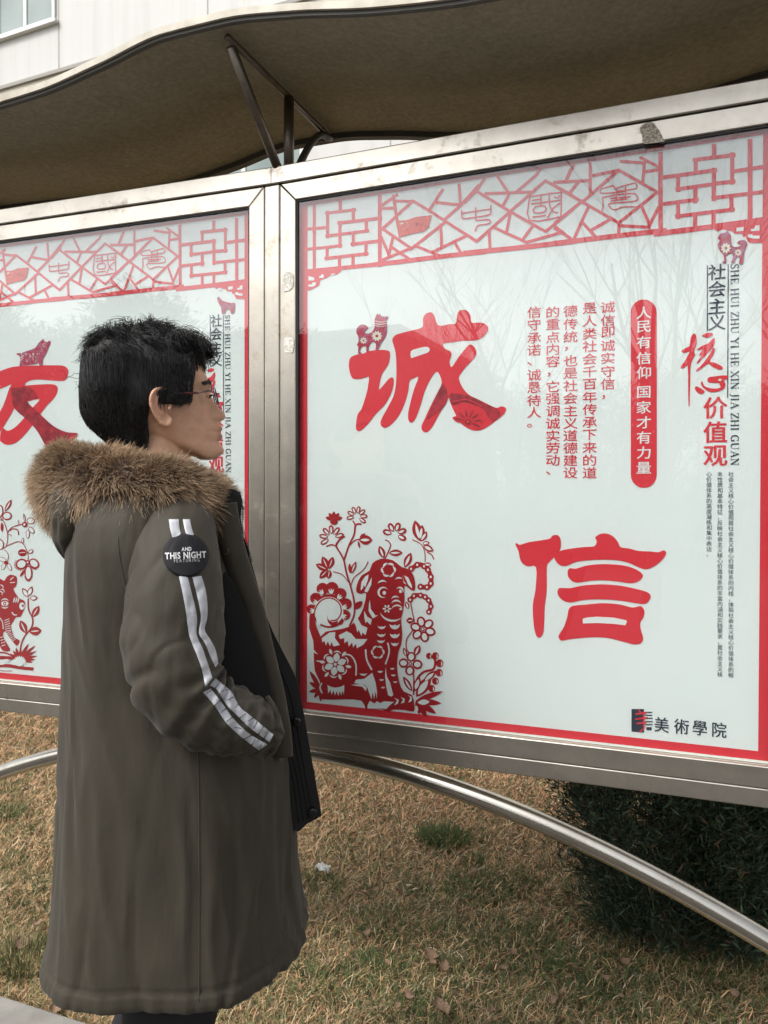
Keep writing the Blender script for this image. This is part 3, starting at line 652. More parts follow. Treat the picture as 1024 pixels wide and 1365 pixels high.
for pts in [[(0, 510), (110, 400), (190, 280)], [(110, 400), (440, 600)], [(200, 425), (640, 410)], [(320, 260), (430, 430), (370, 545)], [(500, 410), (700, 240), (740, 170)], [(440, 600), (785, 300)], [(785, 300), (1040, 438)], [(870, 315), (980, 310)], [(980, 310), (1030, 190)],
    [(440, 600), (120, 885), (0, 815)], [(440, 600), (785, 795)], [(785, 795), (1050, 580)], [(440, 620), (405, 800)], [(270, 750), (600, 900)], [(600, 900), (950, 800)], [(870, 740), (950, 800), (1030, 870)], [(660, 740), (565, 870)], [(235, 780), (245, 990)]]: cm.line(K, pts, 28, R_)
cm.line(K, [(0, 1005), (500, 955), (1050, 893)], 48, R_)
S = 'seal_character_print'
for pts in [[(-28, 617), (100, 598), (250, 576)], [(-33, 588), (-30, 655), (-10, 670), (110, 655), (225, 634), (250, 610), (252, 538)], [(105, 560), (105, 690)], [(110, 690), (225, 678), (250, 700), (220, 722), (125, 738), (100, 795)],
    [(632, 455), (925, 415), (938, 440), (935, 640), (915, 655), (628, 685), (632, 455)], [(650, 492), (740, 478)], [(645, 525), (930, 490)], [(740, 430), (742, 545)], [(690, 552), (770, 545), (792, 575), (770, 605), (690, 615), (665, 588), (690, 552)], [(660, 655), (790, 638)],
    [(820, 430), (825, 540), (860, 600), (905, 610)], [(930, 515), (860, 570), (805, 665)], [(870, 455), (900, 470), (930, 440)]]: cm.line(S, pts, 13, R_, 2, smooth=3)
cm.crop(740, 180, 6.827)
for pts in [[(0, 430), (300, 415)], [(320, 260), (320, 530)], [(170, 270), (100, 420)], [(0, 465), (250, 610)], [(210, 430), (140, 520)], [(345, 370), (580, 320)], [(250, 610), (580, 320)], [(580, 320), (930, 520)], [(250, 600), (0, 800)], [(265, 620), (580, 800)], [(580, 800), (930, 520)],
    [(300, 660), (170, 950)], [(0, 850), (140, 940)], [(245, 790), (380, 940)], [(500, 770), (320, 870)], [(580, 800), (580, 900)], [(590, 825), (860, 840)], [(785, 640), (860, 820)], [(860, 820), (940, 660)], [(800, 430), (815, 240)], [(780, 205), (940, 290)], [(825, 335), (945, 315)], [(600, 240), (820, 255)]]: cm.line(K, pts, 28, R_)
cm.line(K, [(0, 985), (500, 925), (1000, 868)], 46, R_); cm.line(K, [(962, 165), (962, 880)], 34, R_)
for pts in [[(425, 490), (530, 462), (548, 488), (600, 470), (732, 435)], [(425, 490), (420, 530), (620, 515), (640, 478)], [(735, 440), (735, 488), (560, 512)], [(430, 570), (560, 545), (700, 532), (738, 545), (738, 600), (510, 622), (495, 650), (540, 682), (620, 655), (745, 655)], [(500, 578), (690, 562)], [(505, 600), (660, 580)], [(432, 570), (438, 640), (425, 700)], [(560, 490), (560, 600)], [(640, 470), (640, 590)]]: cm.line(S, pts, 12, R_, 2, smooth=3)
cm.crop(874, 170, 6.827)
for pts, wd in [([(45, 235), (45, 935)], 40), ([(860, 120), (860, 850)], 44), ([(532, 165), (532, 260)], 42), ([(350, 295), (715, 250)], 36), ([(365, 290), (365, 415)], 38), ([(697, 240), (697, 505)], 38), ([(560, 508), (715, 490)], 36), ([(65, 455), (548, 388)], 36), ([(530, 380), (530, 655)], 40), ([(205, 450), (205, 572)], 38),
    ([(190, 562), (560, 510)], 34), ([(715, 398), (985, 358)], 36), ([(362, 560), (362, 675)], 40), ([(65, 697), (380, 655)], 34), ([(520, 642), (985, 585)], 34), ([(205, 690), (205, 820)], 36), ([(190, 808), (710, 745)], 34), ([(690, 640), (690, 755)], 38), ([(360, 800), (360, 905)], 38), ([(527, 780), (527, 885)], 38), ([(0, 968), (500, 905), (985, 838)], 48)]: cm.line(K, pts, wd, R_)
cm.fill(K, [(505, 900), (985, 835), (985, 1050), (850, 1050), (830, 1020), (820, 985), (800, 1000), (790, 970), (720, 965), (690, 940), (600, 935), (560, 945)], R_)
for q in ([(735, 915), (800, 905), (800, 940), (735, 948)], [(868, 925), (900, 920), (905, 895), (945, 890), (945, 938), (870, 945)], [(840, 975), (880, 972), (885, 985), (945, 985), (945, 1012), (880, 1010), (840, 1000)], [(588, 935), (640, 930), (640, 955), (588, 965)]): cm.fill(K, q, W_, 2)
H = 'heading_print'
cm.crop(0, 0, 1)
for ch, y in zip('社会主义', (362.5, 385, 408, 429.5)): put_char(cm, H, ch, 955.7, y, 21, N_, 1, .016)
cm.line(H, [(943, 354), (943, 441)], 1.3, N_).line(H, [(970.8, 353), (970, 530)], 1.3, N_)
latin(cm, 'pinyin_print', 'SHE HUI ZHU YI HE XIN JIA ZHI GUAN', (979.5, 351.5), (979.5, 620.5), N_, .0155, 1, .004)
cm.crop(900, 430, 6.82)
Q = 'core_character_print'
for pl in ([(60, 422), (52, 400), (85, 355), (120, 290), (128, 262), (80, 276), (58, 258), (95, 232), (132, 212), (142, 140), (170, 98), (192, 122), (196, 180), (172, 262), (182, 290), (160, 335), (140, 400), (136, 560), (131, 752), (121, 740), (118, 560), (114, 400), (88, 405)],
    [(245, 120), (290, 94), (335, 95), (342, 112), (300, 137), (268, 132)], [(203, 240), (255, 207), (300, 190), (345, 143), (361, 150), (355, 200), (325, 245), (245, 330), (205, 372), (200, 358), (245, 298), (216, 300), (250, 242), (210, 250)],
    [(345, 234), (361, 245), (350, 290), (318, 350), (370, 368), (425, 398), (432, 420), (395, 427), (335, 398), (300, 375), (250, 410), (202, 441), (194, 430), (250, 375), (305, 300)],
    [(235, 540), (250, 537), (262, 570), (300, 592), (360, 600), (412, 590), (405, 568), (395, 550), (330, 546), (296, 540), (300, 502), (350, 490), (470, 480), (476, 510), (445, 525), (458, 560), (445, 600), (390, 626), (330, 632), (280, 612), (242, 575)], [(180, 592), (200, 580), (265, 620), (258, 642), (228, 650), (190, 622)]):
    cm.fill(Q, pl, R_, 1, smooth=3)
cm.ell(Q, 408, 522, 16, 10, C_, 3)
cm.crop(0, 0, 1)
for ch, y in zip('价值观', (543.5, 576, 607.5)): put_char(cm, Q, ch, 953.5, y, 28.5, R_, 1, .022)
A = 'small_text_print'
for txt, x, y0, y1 in (('社会主义核心价值观是社会主义核心价值体系的内核，体现社会主义核心价值体系的根', 974.5, 632, 900), ('本性质和基本特征，反映社会主义核心价值体系的丰富内涵和实践要求，是社会主义核', 959.8, 632, 899), ('心价值体系的高度凝练和集中表达。', 945.3, 632, 739)):
    for i, ch in enumerate(txt): put_char(cm, A, ch, x, y0+(y1-y0)*i/(len(txt)-1), 6.7, N_, 1, .0)
G = 'academy_print'
for ch, x, y in zip('美術學院', (882, 908.5, 933, 959), (966, 968.5, 970.5, 973)): put_char(cm, G, ch, x, y, 20, N_, 1, .012, .9)
cm.crop(680, 640, 2.977)
cm.fill(G, [(482, 908), (531, 908), (531, 1001), (482, 997)], N_)
for pts in ([(500, 928), (540, 922)], [(498, 948), (545, 942)], [(505, 965), (538, 962)], [(530, 920), (531, 985), (515, 998)], [(512, 912), (518, 922)]): cm.line(G, pts, 6, R_, 3)
for pts in ([(535, 921), (563, 921)], [(537, 933), (563, 933)], [(538, 945), (565, 945)], [(538, 958), (565, 958)], [(538, 970), (564, 970)]): cm.line(G, pts, 4, N_, 1)
cm.fill(G, [(541, 980), (562, 980), (562, 992), (541, 991)], N_)

# --- right poster
pr = Print()
T = 'title_character_print'
pr.crop(455, 400, 7.18)
pr.fill(T, [(75, 600), (90, 550), (150, 522), (210, 513), (260, 490), (360, 477), (450, 484), (467, 520), (456, 600), (430, 650), (395, 700), (375, 760), (360, 855), (400, 820), (450, 760), (485, 740), (503, 765), (492, 850), (460, 930), (410, 1010), (330, 1090), (270, 1170), (200, 1240), (165, 1255), (142, 1230), (145, 1160), (160, 1090), (195, 1040), (225, 950), (250, 860), (266, 742), (240, 738), (170, 756), (110, 750), (85, 700), (74, 640)], R_, 1, 3)
def k7(p): return ((540+p[0]/6.827-455)*7.18, (400+p[1]/6.827-400)*7.18)
A7 = [(80, 272), (160, 245), (164, 170), (190, 125), (240, 112), (270, 150), (292, 215), (330, 235), (400, 220), (462, 212), (475, 130), (505, 92), (560, 95), (595, 140), (606, 205), (690, 204), (745, 230), (757, 265), (730, 315), (680, 355), (620, 368), (530, 370), (430, 385), (350, 396), (360, 440), (410, 465), (423, 500), (405, 560), (425, 610), (480, 530), (560, 430), (600, 404), (640, 440), (648, 490), (620, 540), (560, 600), (515, 660), (490, 710), (520, 790), (580, 860), (660, 900), (740, 940), (830, 980), (880, 967), (918, 985), (905, 1030), (850, 1080), (770, 1140), (700, 1180), (630, 1187), (560, 1160), (500, 1110), (450, 1020), (410, 930), (395, 888), (350, 970), (300, 1060), (250, 1150), (205, 1200), (165, 1195), (150, 1150), (180, 1080), (230, 970), (290, 850), (335, 750), (300, 655), (265, 670), (220, 740), (180, 830), (140, 960), (100, 1070), (65, 1115), (35, 1100), (28, 1040), (45, 950), (80, 820), (122, 702), (80, 712), (42, 738)]
pl = [(490, 375), (520, 335), (600, 310), (640, 300)]+[k7(p) for p in A7]+[(640, 870), (610, 980), (560, 1090), (500, 1170), (430, 1222), (390, 1210), (375, 1170), (400, 1110), (450, 1020), (500, 920), (520, 830), (527, 740), (527, 620), (520, 500), (498, 420)]
pr.fill(T, pl, R_, 1, 3)
pr.crop(540, 400, 6.827)
pr.fill(T, [(55, 465), (110, 442), (190, 425), (223, 440), (218, 472), (160, 495), (80, 522), (55, 525)], W_, 2, 2)
pr.fill(T, [(350, 760), (395, 888), (330, 1000), (240, 1060), (195, 1090), (240, 975), (300, 845)], P_, 2, 2)
pr.fill(T, [(420, 850), (560, 865), (660, 905), (740, 945), (830, 985), (870, 1040), (790, 1110), (720, 1000), (620, 950), (520, 930), (440, 960), (405, 900)], P_, 2, 2)
pr.line(T, [(425, 930), (560, 905), (700, 965)], 10, R_, 3, 4)
for k in range(7):
    a = radians(-165+k*32); pr.leaf(T, 575+22*cos(a), 1105+18*sin(a), 575+150*cos(a), 1105+135*sin(a), 30, R_, 3, P_, 4, .4)
pr.ell(T, 575, 1108, 30, 26, P_, 4).ell(T, 575, 1108, 16, 14, R_, 5)
pr.crop(680, 700, 4.655)
for q in ([(33, 118), (45, 113), (62, 122), (120, 105), (240, 86), (262, 66), (295, 62), (314, 90), (311, 150), (280, 192), (242, 230), (228, 262), (228, 400), (216, 500), (212, 600), (205, 672), (182, 698), (160, 680), (145, 600), (142, 490), (158, 400), (162, 262), (110, 256), (75, 235), (60, 200), (52, 160)],
    [(276, 192), (312, 160), (380, 145), (470, 135), (524, 130), (538, 100), (529, 76), (560, 55), (600, 52), (640, 70), (670, 105), (686, 136), (740, 145), (800, 160), (870, 163), (920, 168), (952, 156), (969, 170), (955, 202), (910, 245), (850, 273), (800, 262), (740, 235), (660, 217), (560, 214), (460, 220), (400, 231), (350, 253), (312, 249), (285, 225)],
    [(358, 285), (372, 267), (410, 270), (470, 252), (560, 242), (660, 245), (740, 258), (800, 285), (825, 315), (800, 346), (750, 361), (680, 351), (580, 342), (500, 345), (430, 356), (390, 350), (362, 322)],
    [(294, 415), (305, 391), (345, 390), (380, 390), (450, 375), (560, 367), (680, 375), (780, 395), (850, 415), (873, 440), (860, 471), (830, 489), (760, 480), (660, 465), (550, 460), (450, 465), (380, 479), (335, 470), (305, 445)],
    [(366, 520), (395, 500), (480, 492), (580, 484), (680, 492), (760, 511), (810, 502), (833, 530), (828, 570), (808, 605), (812, 650), (826, 700), (812, 732), (770, 740), (700, 722), (620, 702), (540, 695), (440, 700), (370, 708), (320, 716), (301, 695), (310, 670), (335, 630), (355, 570)]): pr.fill(T, q, R_, 1, 3)
pr.fill(T, [(452, 580), (480, 572), (540, 568), (640, 573), (722, 590), (726, 600), (716, 621), (640, 612), (540, 607), (452, 610)], W_, 2)
pr.crop(0, 0, 1)
def pillpts(x0, x1, y0, y1):
    r = (x1-x0)/2; c = (x0+x1)/2
    return [(c+r*cos(a), y0+r*.98+r*sin(a)) for a in np.linspace(pi, 2*pi, 12)]+[(c+r*cos(a), y1-r*.98+r*sin(a)) for a in np.linspace(0, pi, 12)]
pr.fill('slogan_print', pillpts(841, 875.5, 399.5, 650), R_)
for ch, y in zip('人民有信仰国家才有力量', (110, 165, 227, 290, 348, 425, 485, 545, 605, 665, 725)): put_char(pr, 'slogan_print', ch, 858.3, 380+y/2.977, 18.5, W_, 2, .014, 1.0, .88)
for txt, x, ys_ in (('诚信即诚实守信，', 810.3, [88, 140, 187, 240, 290, 342, 392, 430]), ('是人类社会千百年传承下来的道', 786.1, np.linspace(92, 745, 14)), ('德传统，也是社会主义道德建设', 760.4, [103, 155, 205, 238, 300]+list(np.linspace(350, 745, 9))),
    ('的重点内容，它强调诚实劳动、', 737, [107, 155, 207, 255, 303, 340, 402, 451, 500, 549, 598, 646, 695, 733]), ('信守承诺、诚恳待人。', 712, [108, 157, 210, 258, 298, 357, 406, 458, 505, 545])):
    for ch, y in zip(txt, ys_): put_char(pr, 'body_text_print', ch, x, 380+y/2.977, 16.8, R_, 1, .007, 1.10, .90)
# small dogs standing on the character and beside the heading
ZD = 'small_dog_print'
pr.crop(455, 400, 7.18)
pr.fill(ZD, [(160, 512), (166, 450), (150, 430), (165, 400), (165, 350), (145, 310), (155, 265), (190, 235), (235, 240), (258, 268), (225, 300), (240, 320), (290, 310), (320, 262), (320, 190), (345, 130), (358, 145), (372, 128), (380, 150), (410, 158), (455, 160), (438, 190), (432, 200), (438, 240), (435, 310), (420, 360), (382, 410), (352, 477), (328, 477), (335, 420), (298, 400), (266, 440), (262, 492), (240, 490), (242, 450), (212, 440), (185, 465), (182, 500), (205, 508)], U_, 2, 2)
def daisy(p, name, cx, cy, r, n, m, mc, lay, ph=0., sq=1.):
    for k in range(n):
        a = ph+2*pi*k/n; p.leaf(name, cx+r*.22*cos(a), cy+r*.22*sin(a)*sq, cx+r*cos(a), cy+r*sin(a)*sq, r*.2, m, lay)
    p.ell(name, cx, cy, r*.18, r*.18, mc, lay+1, n=8)
daisy(pr, ZD, 343, 345, 52, 10, C_, U_, 3); daisy(pr, ZD, 215, 388, 34, 8, C_, U_, 3)
for y in (200, 222, 245): pr.line(ZD, [(325, y), (380, y+12), (435, y)], 5, C_, 3, 3)
pr.crop(874, 170, 6.827)
pr.fill(ZD, [(600, 1232), (622, 1212), (616, 1160), (576, 1110), (568, 1060), (590, 1030), (566, 1012), (590, 968), (640, 958), (655, 940), (668, 960), (686, 985), (686, 1040), (702, 1082), (750, 1088), (780, 1070), (740, 1052), (770, 1028), (820, 1030), (832, 1070), (812, 1120), (802, 1180), (792, 1238), (758, 1238), (766, 1190), (740, 1178), (714, 1232), (684, 1232), (706, 1180), (690, 1142), (650, 1160), (638, 1180), (642, 1232)], U_, 3, 2)
daisy(pr, ZD, 640, 1100, 50, 9, C_, U_, 4); daisy(pr, ZD, 750, 1140, 34, 8, C_, U_, 4)

# big paper-cut dog
pc = 'paper_cut_dog_print'
pr.crop(400, 640, 4.014)
pr.fill(pc, [(455, 420), (500, 430), (545, 465), (580, 475), (605, 505), (616, 545), (615, 590), (590, 585), (560, 565), (560, 640), (552, 700), (545, 730), (542, 760), (548, 820), (542, 880), (527, 920), (520, 1000), (532, 1080), (555, 1130), (600, 1150), (612, 1200), (610, 1238), (560, 1230), (500, 1228), (470, 1240), (440, 1226), (365, 1226), (352, 1228), (330, 1180), (240, 1172), (118, 1172), (100, 1130), (108, 1080), (80, 1020), (74, 930), (72, 860), (50, 790), (55, 700), (75, 690), (85, 770), (108, 835), (135, 812), (200, 800), (260, 785), (310, 740), (340, 680), (355, 605), (330, 607), (303, 600), (305, 560), (330, 510), (372, 485), (388, 445), (420, 425)], D_, 1, 2)
for q in ([(300, 1068), (345, 1062), (388, 1030), (405, 1080), (413, 1130), (412, 1172), (404, 1130), (398, 1172), (390, 1135), (383, 1172), (372, 1140), (362, 1110), (345, 1094), (292, 1086)], [(459, 1000), (466, 1050), (484, 1085), (500, 1150), (490, 1158), (472, 1150), (462, 1100), (456, 1050)],
    [(362, 1205), (375, 1180), (400, 1195), (412, 1182), (430, 1193), (450, 1183), (505, 1186), (480, 1205), (462, 1225), (448, 1222), (362, 1222)],
    [(118, 845), (160, 815), (190, 812), (188, 845), (215, 882), (180, 890), (170, 865), (162, 888), (150, 862), (140, 885), (132, 860), (120, 868)], [(208, 830), (250, 808), (275, 820), (300, 850), (362, 850), (340, 880), (305, 900), (300, 875), (285, 895), (280, 868), (262, 890), (256, 860), (238, 872), (238, 845), (215, 850)],
    [(290, 760), (310, 740), (330, 775), (362, 790), (352, 830), (335, 815), (330, 835), (315, 800), (308, 815), (300, 780)], [(345, 700), (360, 730), (385, 745), (378, 775), (360, 755), (352, 765), (345, 735)],
    [(148, 1095), (165, 1105), (190, 1110), (220, 1105), (238, 1095), (236, 1148), (228, 1125), (222, 1152), (214, 1128), (206, 1155), (198, 1128), (188, 1152), (180, 1125), (170, 1148), (164, 1122), (152, 1140)],
    [(375, 640), (380, 690), (405, 725), (420, 722), (390, 740), (368, 700), (370, 660)], [(325, 590), (330, 545), (350, 515), (368, 505), (365, 530), (350, 575), (342, 560), (338, 580)], [(345, 595), (385, 520), (382, 560), (362, 600)], [(558, 510), (580, 520), (598, 560), (600, 580), (580, 560)], [(548, 500), (556, 540), (572, 560), (556, 550)],
    [(272, 1095), (335, 1090), (360, 1110), (352, 1128), (335, 1105), (300, 1100)], [(505, 1165), (520, 1180), (505, 1205), (525, 1195), (530, 1175)], [(540, 1160), (552, 1175), (540, 1195), (558, 1190), (562, 1170)], [(580, 1150), (592, 1165), (580, 1190), (598, 1182), (600, 1160)]):
    pr.fill(pc, q, W_, 2)
# face and chest cuts
for cx, cy, r, a0, a1, wd in ((445, 600, 30, 60, 330, 12), (442, 560, 26, 190, 330, 10), (535, 590, 20, 200, 400, 9), (530, 540, 22, 200, 330, 9), (512, 640, 22, 190, 340, 9), (516, 665, 26, 190, 350, 10), (520, 695, 30, 190, 350, 9), (495, 690, 68, 40, 165, 12),
    (438, 775, 22, 10, 170, 14), (436, 815, 24, 10, 170, 14), (434, 850, 22, 10, 170, 14), (508, 770, 28, 0, 180, 26), (508, 820, 26, 0, 180, 24), (508, 868, 20, 0, 180, 18), (430, 1015, 16, 20, 160, 12), (437, 1060, 14, 20, 160, 11), (445, 1102, 12, 20, 160, 10), (495, 1000, 14, 20, 160, 10), (500, 1035, 14, 20, 160, 10), (510, 1072, 13, 20, 160, 10), (340, 1025, 22, 20, 160, 12), (95, 905, 25, 80, 200, 8), (98, 960, 12, 20, 160, 8)):
    pr.cres(pc, cx, cy, r, a0, a1, wd, W_, 2)
pr.ell(pc, 452, 603, 9, 10, W_, 2).ell(pc, 538, 595, 7, 9, W_, 2).ell(pc, 540, 690, 8, 6, W_, 2)
def pin(cx, cy, r, n, ph=0):
    for k in range(n):
        a = ph+2*pi*k/n; pr.cres(pc, cx+r*.55*cos(a), cy+r*.55*sin(a), r*.42, math.degrees(a)-100, math.degrees(a)+70, r*.3, W_, 2)
pin(474, 480, 42, 6); pin(417, 920, 38, 6); daisy(pr, pc, 466, 688, 24, 6, W_, D_, 2)
for k in range(6):
    a = radians(-80+60*k); pr.leaf(pc, 190+12*cos(a), 985+12*sin(a), 190+62*cos(a), 985+62*sin(a), 17, W_, 2); pr.cres(pc, 190+52*cos(a), 985+52*sin(a), 22, math.degrees(a)-75, math.degrees(a)+75, 8, W_, 2)
    b = a+radians(30); pr.leaf(pc, 190+55*cos(b), 985+55*sin(b), 190+88*cos(b), 985+88*sin(b), 8, W_, 2)
pr.ell(pc, 190, 985, 8, 8, W_, 3)
pr.line(pc, [(235, 930), (275, 940), (300, 985), (300, 1045)], 8, W_, 2, 4).line(pc, [(352, 905), (358, 960), (385, 1015)], 9, W_, 2, 4).line(pc, [(470, 870), (478, 920), (458, 985)], 8, W_, 2, 4)
# tail
TL = 'paper_cut_tail_print'
for x, y, r in ((62, 690, 26), (84, 632, 30), (122, 582, 33), (172, 578, 34), (218, 608, 31), (248, 662, 30), (244, 722, 26), (212, 752, 22)): pr.ell(TL, x, y, r, r, D_, 1, n=18)
pr.ell(TL, 158, 700, 92, 90, D_, 1, n=30).ell(TL, 155, 702, 78, 78, W_, 2, n=30)
pr.fill(TL, [(78, 700), (110, 640), (160, 628), (100, 800), (135, 815), (108, 838)], W_, 2)
pr.line(TL, [(108, 836), (82, 770), (80, 700), (110, 648), (160, 630), (208, 655), (222, 705), (200, 745), (165, 752)], 7, D_, 3, 5)
pr.fill(TL, [(148, 708), (150, 740), (175, 760), (205, 752), (188, 778), (165, 775), (148, 750)], D_, 3, 2)
for x, y, a in ((84, 655, 200), (115, 600, 235), (168, 595, 270), (212, 625, 310), (240, 680, 350), (235, 730, 30), (68, 700, 180)):
    for k in (-1, 0, 1):
        b = radians(a+k*16); c, s_ = cos(b), sin(b); pr.leaf(TL, x+k*7*-s_-14*c, y+k*7*c-14*s_, x+k*9*-s_+16*c, y+k*9*c+16*s_, 4, W_, 2)
# stems, leaves and blossoms
FL = 'paper_cut_flower_print'
def fan(cx, cy, r, a0, a1, n, wd, lw=3):
    for k in range(n):
        a = radians(a0+(a1-a0)*k/(n-1)); pr.leaf(FL, cx+r*.30*cos(a), cy+r*.30*sin(a), cx+r*1.12*cos(a), cy+r*1.12*sin(a), wd, D_, 1, W_, 2, .42)
        pr.ell(FL, cx+r*.88*cos(a), cy+r*.88*sin(a), wd*.95, wd*.95, D_, 1, n=12); pr.leaf(FL, cx+r*.38*cos(a), cy+r*.38*sin(a), cx+r*.95*cos(a), cy+r*.95*sin(a), wd*.42, W_, 2)
pr.line(FL, [(265, 780), (290, 720), (290, 650), (272, 570), (250, 500), (232, 420), (200, 365), (195, 345), (215, 315), (240, 300)], 9, D_, 1, 5).line(FL, [(235, 430), (262, 350), (290, 290), (298, 240), (330, 235)], 9, D_, 1, 5).line(FL, [(298, 245), (285, 220)], 7, D_, 1)
pr.line(FL, [(265, 350), (290, 325), (320, 315)], 6, D_, 1, 3).line(FL, [(262, 548), (225, 505), (178, 490)], 5, D_, 1, 3).line(FL, [(275, 560), (290, 520), (340, 480), (365, 435)], 5, D_, 1, 4).line(FL, [(195, 355), (170, 345), (140, 355)], 7, D_, 1, 3)
fan(170, 308, 62, 150, 345, 6, 13); fan(305, 195, 52, 170, 395, 7, 11)
for k in range(5): a = radians(200+35*k); pr.leaf(FL, 182+8*cos(a), 215+8*sin(a), 182+48*cos(a), 215+48*sin(a), 10, D_)
pr.ell(FL, 182, 222, 20, 18, D_)
for q in ((150, 480, 85, 450, 18), (150, 475, 120, 408, 19), (155, 475, 178, 410, 17), (150, 480, 105, 525, 17), (160, 480, 150, 528, 15)): pr.leaf(FL, *q, D_, 1, W_, 2, .14)
pr.leaf(FL, 315, 320, 388, 320, 26, D_, 1, W_, 2, .28).leaf(FL, 320, 310, 350, 285, 9, D_).leaf(FL, 312, 325, 320, 365, 6, D_).leaf(FL, 288, 690, 335, 648, 17, D_).leaf(FL, 270, 500, 265, 445, 9, D_).leaf(FL, 275, 500, 300, 435, 12, D_, 1, W_, 2, .3)
fan(508, 290, 58, 195, 385, 5, 16); pr.line(FL, [(455, 420), (478, 370), (485, 345), (470, 325), (455, 320)], 6, D_, 1, 4).leaf(FL, 450, 418, 425, 352, 18, D_, 1, W_, 2, .3).leaf(FL, 475, 390, 550, 388, 18, D_, 1, W_, 2, .3)
pr.line(FL, [(600, 318), (650, 345), (668, 390), (670, 440)], 5, D_, 1, 4).leaf(FL, 640, 325, 615, 215, 26, D_, 1, W_, 2, .3).leaf(FL, 640, 325, 655, 240, 20, D_, 1, W_, 2, .4).leaf(FL, 645, 328, 680, 275, 16, D_, 1, W_, 2, .4)
pr.leaf(FL, 660, 350, 715, 380, 17, D_, 1, W_, 2, .5).leaf(FL, 655, 340, 695, 335, 12, D_, 1, W_, 2, .5).line(FL, [(680, 385), (705, 400), (717, 425)], 6, D_, 1, 3)
pr.leaf(FL, 560, 468, 595, 388, 20, D_, 1, W_, 2, .35).leaf(FL, 665, 450, 705, 455, 12, D_, 1, W_, 2, .4)
def beads(pts, r):
    pr.line(FL, pts, r*1.5, D_, 1, 4)
    cs = catmull(pts, 4, False); acc = 0; last = None
    for p in cs:
        if last is None or np.linalg.norm(p-last) > r*1.7:
            pr.ell(FL, p[0], p[1], r*1.05, r*1.05, D_, 1, n=12); pr.ell(FL, p[0], p[1], r*.36, r*.45, W_, 2, n=8); last = p
beads([(595, 475), (640, 450), (685, 480), (702, 530), (690, 570), (645, 570)], 16); beads([(590, 640), (620, 615), (670, 625), (700, 665), (690, 705)], 15)
pr.line(FL, [(590, 640), (600, 700), (612, 760), (605, 800), (572, 850), (570, 900), (590, 930)], 6, D_, 1, 5).leaf(FL, 610, 750, 568, 752, 17, D_, 1, W_, 2, .2).leaf(FL, 580, 690, 568, 650, 12, D_, 1, W_, 2, .4)
def blossom(cx, cy, R, n, ph, wd):
    for k in range(n):
        a = ph+2*pi*k/n; pr.ell(FL, cx+R*.62*cos(a), cy+R*.62*sin(a), R*.44, wd, D_, 1, a, 14); pr.ell(FL, cx+R*.62*cos(a), cy+R*.62*sin(a), R*.30, wd*.58, W_, 2, a, 12)
    pr.ell(FL, cx, cy, R*.16, R*.16, D_, 3, n=10); pr.ell(FL, cx, cy, R*.09, R*.09, W_, 4, n=8)
blossom(658, 798, 66, 6, .3, 24); blossom(592, 982, 60, 4, .1, 26)
pr.leaf(FL, 615, 940, 640, 882, 18, D_, 1, W_, 2, .3).leaf(FL, 570, 945, 555, 895, 11, D_, 1, W_, 2, .35).leaf(FL, 600, 1130, 553, 1050, 15, D_, 1, W_, 2, .35)
pr.line(FL, [(605, 1010), (610, 1070), (608, 1150)], 8, D_, 1, 3)
pr.line(FL, [(608, 1130), (630, 1060), (665, 1025), (715, 1010), (722, 960), (690, 935)], 12, D_, 1, 5)
for x, y, r in ((690, 940, 15), (725, 940, 18), (748, 980, 20), (745, 1030, 19), (725, 1075, 18), (705, 1115, 18)): pr.ell(FL, x, y, r, r*1.1, D_, 1, n=14); pr.cres(FL, x+1, y+2, r*.7, -70, 70, r*.35, W_, 2)
pr.leaf(FL, 622, 1160, 700, 1050, 30, D_, 1, W_, 2, .55).leaf(FL, 615, 1130, 640, 1050, 18, D_, 1, W_, 2, .6).leaf(FL, 660, 1080, 730, 1020, 18, D_, 1, W_, 2, .5)
for x1, y1, wd in ((765, 1130, 15), (758, 1195, 17), (730, 1250, 17), (680, 1268, 17), (640, 1255, 12)): pr.leaf(FL, 620, 1180, x1, y1, wd, D_)
pr.leaf(FL, 630, 1190, 695, 1185, 14, W_, 3).leaf(FL, 622, 1205, 628, 1240, 8, W_, 3)
for x1, y1, wd in ((52, 1020, 12), (50, 1080, 12), (48, 1132, 11), (75, 1165, 10), (110, 1185, 9)): pr.leaf(FL, 112, 1120, x1, y1, wd, D_)
pr.line(FL, [(118, 1085), (108, 1110), (120, 1140)], 8, W_, 3, 3)

# --- left poster
pq = Print(True)
pq.crop(0, 440, 8.527)
for q in ([(-260, 600), (-150, 525), (0, 466), (120, 425), (220, 410), (400, 403), (600, 400), (720, 405), (770, 440), (778, 490), (750, 560), (700, 577), (600, 573), (450, 562), (350, 570), (290, 605), (255, 650), (130, 660), (138, 615), (0, 670), (-150, 740), (-240, 700)],
    [(138, 612), (290, 604), (220, 730), (165, 885), (100, 1000), (30, 1115), (-60, 1230), (-150, 1300), (-200, 1260), (-150, 1150), (0, 930), (65, 790)],
    [(255, 640), (400, 622), (520, 616), (620, 620), (656, 660), (642, 730), (600, 790), (540, 850), (460, 955), (370, 1080), (280, 1190), (180, 1280), (80, 1304), (15, 1270), (0, 1230), (30, 1115), (90, 1145), (180, 1100), (280, 995), (330, 930), (375, 878), (452, 792), (380, 792), (310, 805), (250, 700)]): pq.fill(T, q, R_, 1, 3)
pq.fill(T, [(125, 660), (200, 655), (300, 640), (380, 680), (435, 770), (312, 800), (375, 880), (460, 955), (560, 1050), (650, 1115), (760, 1160), (860, 1168), (885, 1190), (800, 1300), (650, 1380), (560, 1380), (500, 1280), (440, 1170), (370, 1080), (275, 990), (162, 886), (140, 760)], P_, 2, 2)
ZD2 = 'small_animal_print'
